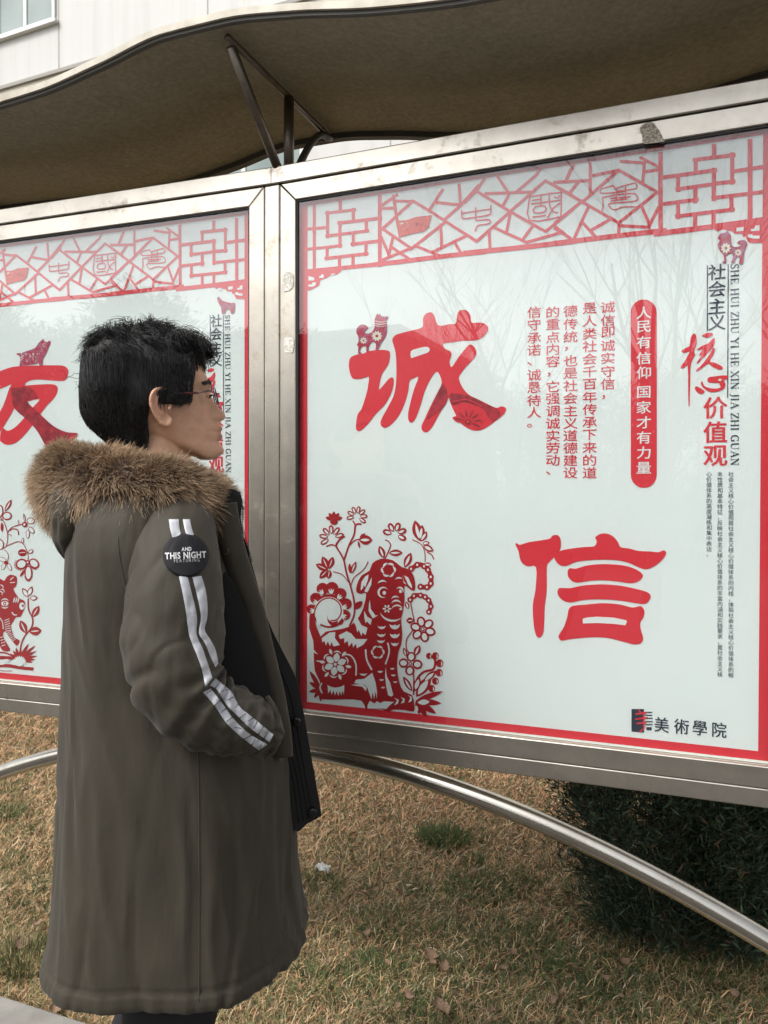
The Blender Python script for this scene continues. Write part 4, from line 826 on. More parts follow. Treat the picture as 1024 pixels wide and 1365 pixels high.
pq.fill(ZD2, [(225, 407), (236, 340), (222, 290), (190, 280), (205, 262), (250, 262), (300, 240), (400, 205), (440, 150), (488, 105), (496, 95), (510, 130), (545, 135), (560, 120), (578, 130), (570, 165), (545, 220), (520, 280), (490, 330), (485, 405), (455, 405), (440, 372), (400, 387), (270, 403)], U_, 2, 2)
rd = random.Random(9)
for k in range(26): pq.ell(ZD2, rd.uniform(245, 480), rd.uniform(265, 360), rd.uniform(4, 9), rd.uniform(4, 8), C_, 3, n=7)
pq.cres(ZD2, 510, 170, 22, 0, 340, 6, C_, 3)
pq.crop(0, 240, 2.56)
pq.fill(ZD2, [(748, 398), (760, 412), (790, 420), (802, 420), (802, 440), (798, 455), (788, 455), (786, 443), (772, 443), (768, 456), (758, 456), (756, 438), (746, 418), (742, 405)], U_, 3, 2)
FP = 'paper_cut_print'
pq.crop(0, 660, 11.37)
def lin(pts, wd, lay=1, sm=4, m=D_): pq.line(FP, pts, wd, m, lay, sm)
def ring(cx, cy, rx, ry, ang=0., t=14): pq.ell(FP, cx, cy, rx, ry, D_, 1, ang, 18); pq.ell(FP, cx, cy, rx-t, ry-t, W_, 2, ang, 16)
lin([(0, 830), (60, 800), (160, 745), (270, 705), (350, 735), (400, 820), (428, 900), (428, 990)], 12); lin([(100, 770), (118, 680), (112, 560), (70, 420), (30, 370)], 12); lin([(118, 570), (180, 490), (300, 450), (370, 430)], 13); lin([(60, 830), (110, 860), (130, 930), (110, 1020)], 9)
lin([(130, 545), (200, 510), (270, 530), (285, 600)], 16); lin([(130, 600), (165, 600), (178, 625)], 9); lin([(0, 670), (45, 700), (55, 770), (30, 820)], 14)
pq.leaf(FP, 75, 250, 180, 65, 34, D_, 1, W_, 2, .3).leaf(FP, 30, 410, 35, 560, 22, D_); ring(110, 315, 75, 65, 0, 20); ring(0, 240, 55, 95, 0, 16); pq.ell(FP, 20, 360, 22, 22, D_, 3).ell(FP, 20, 360, 10, 10, W_, 4)
ring(470, 390, 62, 52, 0, 14); ring(480, 530, 60, 38, .9, 11); ring(425, 590, 30, 68, .05, 9); pq.ell(FP, 380, 445, 42, 42, D_, 3).ell(FP, 378, 445, 16, 18, W_, 4).leaf(FP, 385, 410, 362, 275, 17, D_, 1, W_, 2, .3).leaf(FP, 285, 450, 282, 375, 11, D_, 1, W_, 2, .4)
ring(348, 690, 20, 42, .1, 9); pq.ell(FP, 342, 872, 66, 54, D_, 1); pq.line(FP, [(300, 875), (385, 868)], 10, W_, 2); ring(470, 855, 42, 30, -.5, 12)
ring(330, 1045, 92, 82, -.4, 26); ring(520, 1035, 86, 70, .7, 22); ring(435, 1180, 62, 115, 0, 22); pq.ell(FP, 425, 1018, 30, 34, D_, 3).ell(FP, 425, 1018, 12, 14, W_, 4).leaf(FP, 380, 1130, 305, 1240, 20, D_).leaf(FP, 470, 1080, 560, 1130, 16, D_)
for k in range(10): a = radians(60+k*18); pq.leaf(FP, 320+80*cos(a), 1050+70*sin(a), 320+112*cos(a), 1050+100*sin(a), 6, D_)
for k in range(8): a = radians(30+k*17); pq.leaf(FP, 435+50*cos(a), 1180+100*sin(a), 435+78*cos(a), 1180+135*sin(a), 6, D_)
ring(40, 975, 60, 36, .3, 8); ring(55, 1080, 34, 55, .4, 8); ring(148, 1090, 30, 60, -.4, 8); pq.ell(FP, 100, 1025, 30, 26, D_, 3)
pq.crop(0, 770, 10.5)
pq.fill(FP, [(-260, 60), (-150, -20), (-60, 0), (0, 10), (60, 45), (90, 0), (140, -40), (230, -20), (240, 60), (220, 130), (188, 155), (230, 235), (280, 295), (345, 325), (355, 400), (320, 490), (285, 550), (225, 550), (190, 610), (155, 670), (175, 760), (205, 840), (275, 875), (262, 930), (235, 955), (200, 920), (120, 820), (85, 760), (45, 770), (60, 860), (145, 1000), (110, 1035), (40, 1020), (0, 960), (-60, 830), (-200, 800), (-300, 500)], D_, 1, 2)
pq.ell(FP, 72, 362, 50, 36, W_, 2).ell(FP, 72, 362, 22, 30, D_, 3).ell(FP, 74, 362, 9, 16, W_, 4).cres(FP, 72, 350, 60, 200, 340, 16, W_, 2).cres(FP, 72, 370, 62, 30, 150, 16, W_, 2).ell(FP, 312, 398, 38, 52, W_, 2).ell(FP, 325, 392, 14, 18, D_, 3)
for x in (200, 230, 258): pq.leaf(FP, x+12, 270, x-8, 355, 9, W_, 2)
pq.line(FP, [(170, 480), (200, 520), (240, 520)], 14, W_, 2, 3).line(FP, [(150, 30), (190, -5)], 12, W_, 2).line(FP, [(150, 70), (210, 65)], 12, W_, 2)
for c_ in ((20, 130), (35, 190), (10, 220)): pq.cres(FP, c_[0], c_[1], 34, 200, 420, 14, W_, 2)
for y in range(6): pq.line(FP, [(70+y*2, 600+y*30), (130+y*6, 575+y*32)], 9, W_, 2); pq.line(FP, [(105+y*14, 780+y*22), (150+y*14, 750+y*22)], 8, W_, 2)
for y in range(4): pq.line(FP, [(5+y*8, 840+y*38), (55+y*8, 825+y*38)], 9, W_, 2)
pq.line(FP, [(0, 560), (40, 620), (50, 720)], 12, W_, 2, 3)
lin([(285, 1010), (310, 900), (360, 800), (430, 720), (460, 640), (455, 560), (410, 470), (395, 380), (400, 290)], 20)
for q in ((400, 275, 315, 145), (395, 260, 455, 120), (420, 290, 530, 280)): pq.leaf(FP, *q, 38, D_, 1, W_, 2, .62)
for q in ((455, 555, 550, 395, 46), (370, 780, 285, 595, 52), (410, 755, 585, 740, 62)): pq.leaf(FP, *q, D_, 1, W_, 2, .16)
for a, L in ((-125, 150), (-105, 170), (-80, 150), (-58, 260), (-40, 300), (-25, 270), (-10, 260), (2, 230), (14, 200), (-150, 150), (-170, 200)): b = radians(a); pq.leaf(FP, 270, 1140, 270+L*cos(b), 1140+L*sin(b), 20, D_)
for k in range(11): b = radians(-180+k*18); pq.leaf(FP, 280+30*cos(b), 1190+30*sin(b), 280+100*cos(b), 1190+100*sin(b), 12, W_, 3)
pq.ell(FP, 280, 1190, 60, 50, W_, 3).line(FP, [(-100, 1240), (100, 1230), (300, 1262), (440, 1275), (470, 1282)], 45, D_, 1, 4).line(FP, [(-100, 1120), (60, 1120), (180, 1130)], 50, D_, 1, 3).line(FP, [(-100, 1050), (60, 1050), (170, 1090)], 22, D_, 1, 3)
pq.ell(FP, 90, 1160, 48, 20, W_, 2).ell(FP, 20, 1205, 50, 15, W_, 2).line(FP, [(-100, 1280), (60, 1305), (175, 1305)], 8, D_, 1, 3)

for par, left in ((post_R, False), (post_L, True)):
    a, b = (S0, S1) if not left else (-S1, -S0)
    m_ = MB(); m_.box((a+.001, .0005, Z0+.0005), (b-.001, .004, Z1-.0005)); m_.build('sheet', [WHITE], par)
    m_ = MB(); m_.box((a+.001, -.0004, Z0+.0005), (b-.001, .0003, Z0+.0055)); m_.build('sheet_edge', [PAPER], par)
    cm.build(par, PM, DS if left else 0.)
pr.build(post_R, PM); pq.build(post_L, PM)
# ================================================================== PERSON
PD = 1.55                                        # distance of the figure's middle plane
PX = PD/FPX
pc0 = at(215, 662, PD)
person = empty('person', (pc0[0], pc0[1], 0), label='young man in a long olive parka with fur collar, hand in pocket, reading the board', cat='person')
O3 = np.array([pc0[0], pc0[1], 0.])
def PV3(px, py, dep=PD): return at(px, py, dep)-O3      # a point of the figure, relative to its empty
def zof(py, dep=PD): return float(at(215, py, dep)[2])
TURN = radians(12)
FW = cos(TURN)*RV+sin(TURN)*DV; LT = -sin(TURN)*RV+cos(TURN)*DV   # forward, and sideways (away from the camera)
FAB = Mat('olive_parka_fabric', (.05, .04, .028), .72); inp(FAB.b, 'Sheen Weight', .10); inp(FAB.b, 'Sheen Roughness', .5)
FAB.color(FAB.ramp(FAB.noise(5, 5, .6), [(.3, (.031, .0246, .0138)), (.7, (.040, .0322, .0185))]))
wv = FAB.N('ShaderNodeTexWave'); inp(wv, 'Scale', 420.); FAB.L(FAB.coord((1, 1, .4)), wv.inputs['Vector'])
FAB.bump(FAB.noise(900, 2), .22, .0012); FAB.bump(FAB.noise(14, 4, .55, FAB.coord((1, 1, .45))), .55, .010)
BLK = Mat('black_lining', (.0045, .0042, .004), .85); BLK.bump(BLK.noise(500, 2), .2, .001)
TROU = Mat('black_trousers', (.010, .010, .012), .8)
SHOE = Mat('black_shoe', (.015, .015, .015), .45); SOLE = Mat('white_sole', (.6, .6, .58), .6)
STRP = Mat('silver_stripe', (.50, .51, .54), .5); 
STRP.color(STRP.ramp(STRP.noise(45, 4, .6), [(.3, (.38, .39, .42)), (.6, (.55, .56, .59))])); STRP.bump(STRP.noise(55, 4), .5, .003)
PAT = Mat('patch_black', (.006, .006, .009), .8); PWH = Mat('patch_white_thread', (.70, .70, .70), .7); PGR = Mat('patch_grey_thread', (.5, .5, .5), .7)
SKIN = Mat('skin', (.65, .385, .25), .5); inp(SKIN.b, 'Subsurface Weight', .12); inp(SKIN.b, 'Subsurface Radius', (.012, .005, .003)); inp(SKIN.b, 'Subsurface Scale', 1.)
tn = SKIN.N('ShaderNodeAttribute', attribute_name='tint'); sn = SKIN.ramp(SKIN.noise(55, 5, .6), [(.3, (.88, .86, .85)), (.7, (1.06, 1.04, 1.03))])
SKIN.color(SKIN.mixc(1.0, tn.outputs['Color'], sn, 'MULTIPLY')); SKIN.bump(SKIN.noise(420, 3), .12, .0008)

# ---- head: horizontal slices with the profile traced from the side
HT = [  # py, front px, back px, half width, nose/lip bump px, bump sigma m
 (456, 222, 185, .020, 0, .02), (459, 236, 172, .040, 0, .02), (465, 250, 158, .056, 0, .02), (474, 260, 149, .066, 0, .02), (486, 268, 142, .073, 0, .02), (498, 273, 138, .0765, 0, .02),
 (508, 276.5, 136, .0775, 1, .02), (514, 278, 136, .0775, 1.5, .016), (522, 278, 136, .0770, 1, .011), (530, 277, 137, .076, 5, .010), (538, 277, 138, .075, 10, .010), (545, 278, 140, .0735, 16.5, .010), (551, 279, 142, .072, 20.5, .0108),
 (556, 280, 145, .070, 19, .0135), (560, 281, 148, .068, 12, .0125), (564, 282, 152, .066, 8.5, .016), (568, 283, 156, .064, 11.5, .019), (571.5, 283.5, 161, .063, 11.5, .020), (575, 283.5, 166, .0615, 6, .021), (579, 284, 173, .060, 10.8, .019), (583, 284, 182, .058, 10.5, .018),
 (588, 284, 194, .0555, 4.5, .018), (594, 284.5, 212, .052, 9.5, .018), (600, 284.5, 230, .047, 12, .018), (605, 283, 246, .041, 9.5, .018), (609, 281, 258, .034, 7, .017), (612, 277, 264, .024, 4, .017)]
hx0 = 215.
def head_pt(py, a):
    fx, bx, hw, nb, sg = (interp(HT, py, k) for k in range(1, 6))
    cx = (fx+bx)/2; ax = (fx-bx)/2*PX/cos(TURN)*.985
    c, s = cos(a), sin(a); n = 2.25
    x = ax*np.sign(c)*abs(c)**(2/n); y = hw*np.sign(s)*abs(s)**(2/n)
    # cheeks and jaw narrow towards the face
    t = (x/ax+1)/2; y *= 1-.20*max(0, t-.45)**1.2*2*(1 if py > 520 else .6)
    y *= 1-.10*max(0, .35-t)
    X = (cx-hx0)*PX/cos(TURN)+x
    if c > 0:
        X += nb*PX*math.exp(-(y/sg)**2)
        es = math.exp(-((py-531)/9)**2)*(math.exp(-((abs(y)-.031)/.013)**2)); X -= .0055*es
        X += .003*math.exp(-((py-514)/6)**2)*math.exp(-((abs(y)-.028)/.020)**2)
        X += .003*math.exp(-((py-549)/12)**2)*math.exp(-((abs(y)-.042)/.018)**2)
    return X, y, zof(py)
rows = np.concatenate([[456.], np.linspace(458, 612, 78)]); hr = []
for py in rows: hr.append([(lambda q: FW*q[0]+LT*q[1]+UP*q[2])(head_pt(py, a)) for a in np.linspace(0, 2*pi, 96, endpoint=False)])
BM = MB(); HO = at(hx0, 662, PD)-O3; HO[2] = 0
def HP(x, y, z): return HO+FW*x+LT*y+UP*z
v, f = loft([[p+HO for p in r] for r in hr]); BM.add(v, [tuple(reversed(q)) for q in f])
def hx(px): return (px-hx0)*PX/cos(TURN)
# neck and trunk
def ring_f(cx, ax, by, z, n=40): return [HP(cx+ax*cos(a), by*sin(a), z) for a in np.linspace(0, 2*pi, n, endpoint=False)]
tr = [(hx(212), .050, .050, zof(560)), (hx(216), .056, .054, zof(585)), (hx(213), .060, .057, zof(605)), (hx(206), .064, .060, zof(625)), (hx(202), .075, .085, zof(650)), (hx(200), .09, .15, zof(672)), (hx(200), .10, .165, zof(700)), (hx(203), .11, .165, zof(780)), (hx(206), .10, .15, zof(880)), (hx(208), .105, .16, zof(960)), (hx(210), .11, .165, zof(1010)), (hx(210), .09, .15, zof(1050))]
v, f = loft([ring_f(*q) for q in tr]); BM.add(v, [tuple(reversed(q)) for q in f])
zh = zof(1020)
FOOT = {-1: (.035, -.095), 1: (-.03, .10)}
for s in (-1, 1):
    fx, fy = FOOT[s]; kn = HP(hx(212)+.03, s*.095, .50); an = HP(hx(205)+fx-.03, fy, .09)
    v, f = tube([HP(hx(208), s*.085, zh), HP(hx(212)+.01, s*.09, (zh+.5)/2), kn, (kn+an)/2+FW*-.012, an, an-UP*.05], [.088, .076, .058, .054, .037, .040], 20); BM.add(v, [tuple(reversed(q)) for q in f])
    v, f = tube([an+FW*-.05-UP*.045, an+FW*.02-UP*.035, an+FW*.10-UP*.055, an+FW*.165-UP*.065], [.030, .036, .030, .020], 14); BM.add(v, [tuple(reversed(q)) for q in f])
# arms inside the sleeves, hands in the pockets
def arm(sh, el, wr, s):
    v, f = tube([sh, sh*.5+el*.5, el, el*.5+wr*.5, wr], [.050, .045, .037, .034, .026], 18); BM.add(v, [tuple(reversed(q)) for q in f])
    d = (wr-el)/np.linalg.norm(wr-el)+LT*(-s)*-.0; d = d-LT*s*.55; d /= np.linalg.norm(d)
    sd = np.cross(d, LT); sd /= np.linalg.norm(sd)
    v, f = tube([wr-d*.01, wr+d*.03, wr+d*.085], [.026, .036, .034], 14); BM.add(v, [tuple(reversed(q)) for q in f])
    for k, L in enumerate((.062, .072, .068, .052)):
        b = wr+d*.085+sd*(.027-.018*k); dd = d*.9-LT*s*-.25*0+UP*-.3; dd /= np.linalg.norm(dd); d2 = d*.45-UP*.8; d2 /= np.linalg.norm(d2)
        v, f = tube([b-d*.02, b, b+d*L*.45, b+d*L*.45+d2*L*.35, b+d*L*.45+d2*L*.35-d*.012-UP*L*.2], [.0095, .0092, .0088, .008, .007], 10); BM.add(v, [tuple(reversed(q)) for q in f])
    b = wr+d*.02+sd*.03; v, f = tube([b-sd*.01, b+sd*.018+d*.02, b+sd*.02+d*.048], [.013, .0105, .009], 10); BM.add(v, [tuple(reversed(q)) for q in f])
SHO = PV3(222, 735, 1.375); ELB = PV3(232, 925, 1.325); WRI = PV3(272, 948, 1.385)
arm(SHO, ELB, WRI, -1)
def mirror(p): q = p-HO; a, b = q@FW, q@LT; return HO+FW*a-LT*b*1.0+UP*q[2]
arm(mirror(SHO), mirror(ELB), mirror(WRI), 1)
# eyelids
for s in (-1, 1):
    c = HP(hx(263.5), s*.0265, zof(533)); R = .0108
    for el0, rr in ((.28, .0020), (.62, .0026), (.95, .003), (-.38, .0019), (-.75, .0026)):
        pts = []
        for b in np.linspace(-1.25, 1.25, 12):
            e_ = el0*(1-.35*abs(b)/1.25) if abs(el0) < .5 else el0; pts.append(c+FW*R*cos(e_)*cos(b)+LT*R*cos(e_)*sin(b)+UP*R*sin(e_))
        v, f = tube(pts, rr, 8); BM.add(v, f)
# ears
def ear(s):
    E0 = HP(hx(219), s*.0755, zof(551)); out = LT*s; X = FW*cos(.25)-out*0; tilt = .18
    fx = FW*cos(tilt)+UP*sin(tilt)*-0; ux = UP*cos(tilt)-FW*sin(tilt)*.9; back = -FW
    rim = [];
    for a in np.linspace(-.55*pi, 1.02*pi, 26):
        r1 = .0185 if sin(a) > -.2 else .013; p = E0+back*(r1*sin(a*.5+.35)*1.0-.006)+ux*(.030*cos(a*.80-.35)) ; rim.append(p)
    pts = [(232, 531, .006), (226, 526.5, .012), (218, 526, .017), (211, 530, .021), (207.5, 538, .023), (207.5, 547, .022), (210.5, 556, .019), (215, 564, .015), (220, 570, .011), (225, 572, .008), (229, 568, .005), (230, 562, .003)]
    P = [HP(hx(a), s*(.0735+.9*c), zof(b)) for a, b, c in pts]; P = catmull(P, 4, False)
    v, f = tube(P, [.0030+.0009*sin(pi*i/len(P))+(.0012 if i > len(P)*.68 and i < len(P)*.93 else 0) for i in range(len(P))], 10); BM.add(v, f)
    pts2 = [(223, 535, .008), (216, 536, .013), (213, 545, .014), (216, 554, .012), (222, 559, .008)]
    P2 = catmull([HP(hx(a), s*(.0735+c), zof(b)) for a, b, c in pts2], 4, False); v, f = tube(P2, .0026, 8); BM.add(v, f)
    v, f = tube([HP(hx(230), s*.078, zof(545)), HP(hx(228.5), s*.083, zof(551)), HP(hx(229), s*.079, zof(557))], [.003, .0042, .003], 8); BM.add(v, f)
    # bowl of the ear
    n = len(P); c0 = HP(hx(225), s*.0745, zof(551)); V = [c0]+P+[p-out*.005 for p in P]+[c0-out*.01]; F = []
    for i in range(n-1): F.append((0, i+1, i+2)); F.append((2*n+1, n+i+2, n+i+1)); F.append((i+1, n+i+1, n+i+2, i+2))
    F.append((0, 1, n+1, 2*n+1)); F.append((0, 2*n+1, 2*n, n)); BM.add(V, F)
ear(-1); ear(1)
o = BM.build('body', SKIN, person, True)
bm = bmesh.new(); bm.from_mesh(o.data); bmesh.ops.recalc_face_normals(bm, faces=bm.faces); bm.to_mesh(o.data); bm.free()
rm = o.modifiers.new('r', 'REMESH'); rm.mode = 'VOXEL'; rm.voxel_size = .0022; rm.use_smooth_shade = True
sm_ = o.modifiers.new('s', 'SMOOTH'); sm_.factor = .5; sm_.iterations = 3
dg = bpy.context.evaluated_depsgraph_get(); dg.update(); nm = bpy.data.meshes.new_from_object(o.evaluated_get(dg)); o.modifiers.clear(); old = o.data; o.data = nm; nm.name = 'body'
if not nm.materials: nm.materials.append(SKIN.m)
nv = len(nm.vertices); co = np.zeros(nv*3); nm.vertices.foreach_get('co', co); co = co.reshape(-1, 3)
base = np.tile(np.array([[.65, .385, .25]]), (nv, 1))
def blob(px, py, y, r, colr, amt):
    global base
    p = HP(hx(px), y, zof(py)); d = np.linalg.norm(co-p, axis=1); wgt = (np.exp(-(d/r)**2)*amt)[:, None]; base = base*(1-wgt)+np.array([colr])*wgt
for yy in (-.012, 0, .012): blob(293, 570.5, yy, .0085, (.40, .13, .105), .75); blob(293, 581, yy, .0095, (.40, .13, .105), .8)
for s in (-1, 1): blob(213, 545, s*.09, .022, (.62, .30, .22), .6); blob(262, 552, s*.062, .03, (.62, .33, .24), .4); blob(229, 551, s*.08, .006, (.10, .04, .03), .7)
a = nm.color_attributes.new('tint', 'FLOAT_COLOR', 'POINT'); a.data.foreach_set('color', np.concatenate([base, np.ones((nv, 1))], 1).astype(np.float32).ravel())

# eyes, brows
EYE = Mat('eye_white', (.75, .72, .68), .2); IRIS = Mat('iris_dark', (.02, .012, .008), .15)
for s in (-1, 1):
    e = MB(); c = HP(hx(263.5), s*.0265, zof(533)); R = .0098; rings = []; mi = []
    for i in range(15):
        th = pi*i/14; rings.append([c+FW*R*cos(th)+(LT*cos(b)+UP*sin(b))*R*max(sin(th), .001) for b in np.linspace(0, 2*pi, 20, endpoint=False)])
    v, f = loft(rings, cap=False); mi = [1 if (k//20) < 4 else 0 for k in range(len(f))]
    mk('eye', v, f, [EYE, IRIS], person, True, mi)
HAIRM = tintmat('black_hair', .42); HAIRB = Mat('hair_mass', (.009, .008, .008), .65)
HAIRB.bump(HAIRB.noise(40, 4, .6, HAIRB.coord((1, 1, .25))), .8, .006)
for s in (-1, 1):
    n = 260; t = rng.random(n); yy = s*(.016+.036*t); zz = np.array([zof(515.5-4*sin(pi*min(1, k*1.1))+rng.normal(0, 1.1)) for k in t])
    P = np.zeros((n, 4, 3))
    for i in range(n):
        q = HP(hx(277.6)-.016*t[i]**2+.0015, yy[i], zz[i]); d = LT*s*.8-FW*.25*t[i]+UP*.25; 
        for k in range(4): P[i, k] = q+d*.009*k/3+FW*(.0012*sin(pi*k/3))
    strands_mesh('eyebrow', P, np.array([.0005, .0006, .0005, .0001]), np.full((n, 4, 3), .012), HAIRM, person)
    n = 60; P = np.zeros((n, 4, 3))
    for i in range(n):
        t_ = i/n; q = HP(hx(277.3)-.010*abs(t_-.35)*1.2, s*(.020+.024*t_), zof(530.5)+.003*sin(pi*t_))
        for k in range(4): P[i, k] = q+FW*.007*k/3+UP*(.0035*(k/3)**2)-UP*.001
    strands_mesh('eyelashes', P, np.array([.0004, .0004, .0003, .0001]), np.full((n, 4, 3), .01), HAIRM, person)

# ---- hair
HH = [(446, 214, 195, 0.022), (449, 234, 175, 0.042), (455, 251, 155, 0.062), (462, 262, 142, 0.075), (470, 269, 132, 0.084), (476, 266, 125, 0.089), (485, 258, 121.5, 0.0915), (490, 255, 119.5, 0.092), (500, 256, 118.5, 0.0915), (512, 256, 117.5, 0.0905), (526, 256, 117, 0.089), (536, 255, 117, 0.087), (544, 247, 117, 0.0855), (548.5, 206, 117.5, 0.084), (556, 203, 120, 0.081), (566, 202, 126, 0.077), (576, 202, 136, 0.072), (588, 202, 148, 0.066), (600, 201, 159, 0.06)]
def hair_pt(py, a, off=0.):
    fx, bx, hw = (interp(HH, py, k) for k in range(1, 4)); cx = min(max(178, bx+8), fx-8); ax = ((fx-cx) if cos(a) > 0 else (cx-bx))*PX/cos(TURN)+off; n = 2.3
    c, s = cos(a), sin(a); n = n if c < 0 else n+2.6*min(1, max(0, (py-478)/14)); x = ax*np.sign(c)*abs(c)**(2/n); y = (hw+off)*np.sign(s)*abs(s)**(2/n)
    k = .004*noise.noise(Vector((x*30, y*30, py*.03)))
    return HP((cx-hx0)*PX/cos(TURN)+x*(1+k*4), y*(1+k*5), zof(py)+off*(1 if py < 450 else 0))
prow = np.concatenate([np.linspace(447, 470, 22), np.linspace(472, 600, 46)])
v, f = loft([[hair_pt(py, a) for a in np.linspace(0, 2*pi, 90, endpoint=False)] for py in prow])
hair = mk('hair', v, f, HAIRB, person, True)
CR = HP(hx(165), 0, zof(446))
def make_hair():
    PP = []; CC = []; K = 10
    # hair lying on the mass
    n = 9000
    for i in range(n):
        py = 443+(rng.random()**1.1)*152; a = rng.random()*2*pi; p = hair_pt(py, a, .001); q = hair_pt(py, a, .006); nrm = q-p; nrm = nrm/np.linalg.norm(nrm)
        fl = (p-CR); fl = fl/np.linalg.norm(fl)*.9-UP*.65
        if py < 476: fl = fl*.5+FW*.55
        if py > 540: fl = fl-FW*-.10-UP*.3
        fl = fl-nrm*(fl@nrm); fl /= np.linalg.norm(fl)+1e-9
        L = rng.uniform(.022, .050) if py < 550 else rng.uniform(.010, .026); 
        if cos(a) > .25 and 490 < py < 548:
            L = rng.uniform(.006, .013)
            if py > 540: continue
            fl = FW*.12-UP; fl = fl/np.linalg.norm(fl)
        side = np.cross(nrm, fl); w1 = rng.normal(0, .12); pts = []
        for k in range(K):
            t = k/(K-1); r = p+fl*L*t+side*L*w1*t*t-(p-(HP(hx(180), 0, zof(510))))*(.5*L*t)**1*0
            c = (HP(hx(182), 0, zof(515))); rr = r-c; r0 = np.linalg.norm(p-c); r = c+rr/np.linalg.norm(rr)*(np.linalg.norm(rr)*.35+.65*min(np.linalg.norm(rr), r0+.001)); pts.append(r+nrm*(.0015+.0018*sin(pi*t)*.5))
        PP.append(pts); sh = rng.uniform(.006, .016); CC.append([[sh, sh*.93, sh*.9]]*K)
    # curly tufts on top, at the fringe and at the crown
    tufts = []
    for i in range(150):
        tufts.append((rng.uniform(441, 466), rng.uniform(0, 2*pi), rng.uniform(.030, .050), .35, rng.uniform(.15, .55)))
    for i in range(60): tufts.append((rng.uniform(450, 470), rng.uniform(-1.0, 1.0), rng.uniform(.022, .036), .9, rng.uniform(.3, .7)))
    for i in range(22): tufts.append((rng.uniform(443, 472), pi+rng.uniform(-.9, .9), rng.uniform(.030, .050), -.7, rng.uniform(.25, .6)))
    for py, a, L, fwd, lift in tufts:
        p0 = hair_pt(py, a, -.003); nrm = hair_pt(py, a, .006)-p0; nrm /= np.linalg.norm(nrm)
        d = nrm*lift+FW*fwd*rng.uniform(.2, 1.2)+LT*rng.normal(0, .5)+UP*rng.uniform(-.1, .25); d /= np.linalg.norm(d)
        c1 = np.cross(d, rng.normal(size=3)); c1 /= np.linalg.norm(c1); c2 = np.cross(d, c1); om = rng.uniform(3.5, 7.0)*rng.choice((-1, 1)); am = rng.uniform(.006, .0125); ph = rng.random()*6; drop = rng.uniform(.3, 1.1)
        for j in range(int(rng.integers(12, 30))):
            q0 = p0+rng.normal(0, .0036, 3); l = L*rng.uniform(.6, 1.12); ps = ph+rng.normal(0, .20); pts = []; jit = rng.normal(0, .075, 3); a2 = am*rng.uniform(.7, 1.3)
            for k in range(K):
                t = k/(K-1); pts.append(q0+(d+jit)*l*t+(c1*cos(om*t+ps)+c2*sin(om*t+ps)-c1*cos(ps)-c2*sin(ps))*a2*(t**.6)-UP*drop*l*.5*t*t)
            PP.append(pts); sh = rng.uniform(.005, .014); CC.append([[sh, sh*.93, sh*.9]]*K)
    # loose open curls breaking the outline
    for i in range(46):
        a = rng.uniform(0, 2*pi) if i > 18 else pi+rng.uniform(-.6, .6); py = rng.uniform(446, 460) if i > 18 else rng.uniform(448, 478)
        p0 = hair_pt(py, a, -.002); nrm = hair_pt(py, a, .006)-p0; nrm /= np.linalg.norm(nrm)
        d = nrm*.75+(FW*rng.uniform(-.2, .7) if i > 18 else -FW*.5)+UP*rng.uniform(.1, .6)+LT*rng.normal(0, .3); d /= np.linalg.norm(d)
        c1 = np.cross(d, LT*rng.choice((-1, 1))+rng.normal(0, .25, 3)); c1 /= np.linalg.norm(c1); turn = rng.uniform(2.6, 5.2); R0 = rng.uniform(.006, .011); l0 = rng.uniform(.004, .012)
        for j in range(int(rng.integers(5, 13))):
            q0 = p0+rng.normal(0, .0022, 3); Rj = R0*rng.uniform(.85, 1.15); tj = turn*rng.uniform(.8, 1.1); dz = rng.normal(0, .0035); pts = []
            for k in range(K):
                t = k/(K-1); al = tj*t; pts.append(q0+d*(l0*t+Rj*sin(al))+c1*Rj*(1-cos(al))+LT*dz*t)
            PP.append(pts); CC.append([[.008, .0075, .007]]*K)
    # stray single hairs
    for i in range(90):
        py = rng.uniform(442, 540); a = rng.uniform(0, 2*pi)
        if cos(a) > .3 and py > 490: continue
        p = hair_pt(py, a, -.001); nrm = hair_pt(py, a, .006)-p; nrm /= np.linalg.norm(nrm); d = nrm*rng.uniform(.2, .7)-UP*rng.uniform(-.2, .6)+FW*rng.normal(0, .4); d /= np.linalg.norm(d); l = rng.uniform(.015, .045)
        c1 = np.cross(d, rng.normal(size=3)); c1 /= np.linalg.norm(c1); PP.append([p+d*l*k/(K-1)+c1*l*.5*(k/(K-1))**2*rng.choice((-1, 1))*.6 for k in range(K)]); CC.append([[.008]*3]*K)
    # nape fading into skin
    P = np.array(PP); C_ = np.array(CC); r = np.array([.0006, .0006, .0006, .00055, .0005, .0005, .00045, .0004, .0003, .0001])
    strands_mesh('hair_strands', P, r, C_, HAIRM, hair)
make_hair()
# hairline: short hairs at the temple and behind the ear
n = 900; P = np.zeros((n, 5, 3))
for i in range(n):
    if i < 520: py = rng.uniform(484, 545); px = 250+rng.uniform(-7, 4)-(max(0, py-528)*.5); y0 = -.0745
    else: py = rng.uniform(545, 600); px = 199+rng.uniform(-5, 4); y0 = -.071
    if rng.random() < .5: y0 = -y0
    sgn = np.sign(y0); tgt = head_pt(min(py, 605), 0)
    yy = abs(y0)*(1 if py < 560 else max(.72, 1-(py-560)*.006))+.003
    q = HP(hx(px), sgn*yy, zof(py)); d = -UP*.8-FW*.35+LT*sgn*.08; l = rng.uniform(.006, .014)
    for k in range(5): P[i, k] = q+d*l*k/4
strands_mesh('short_hair', P, np.array([.0006, .0006, .0005, .0004, .0001]), np.full((n, 5, 3), .010), HAIRM, hair)

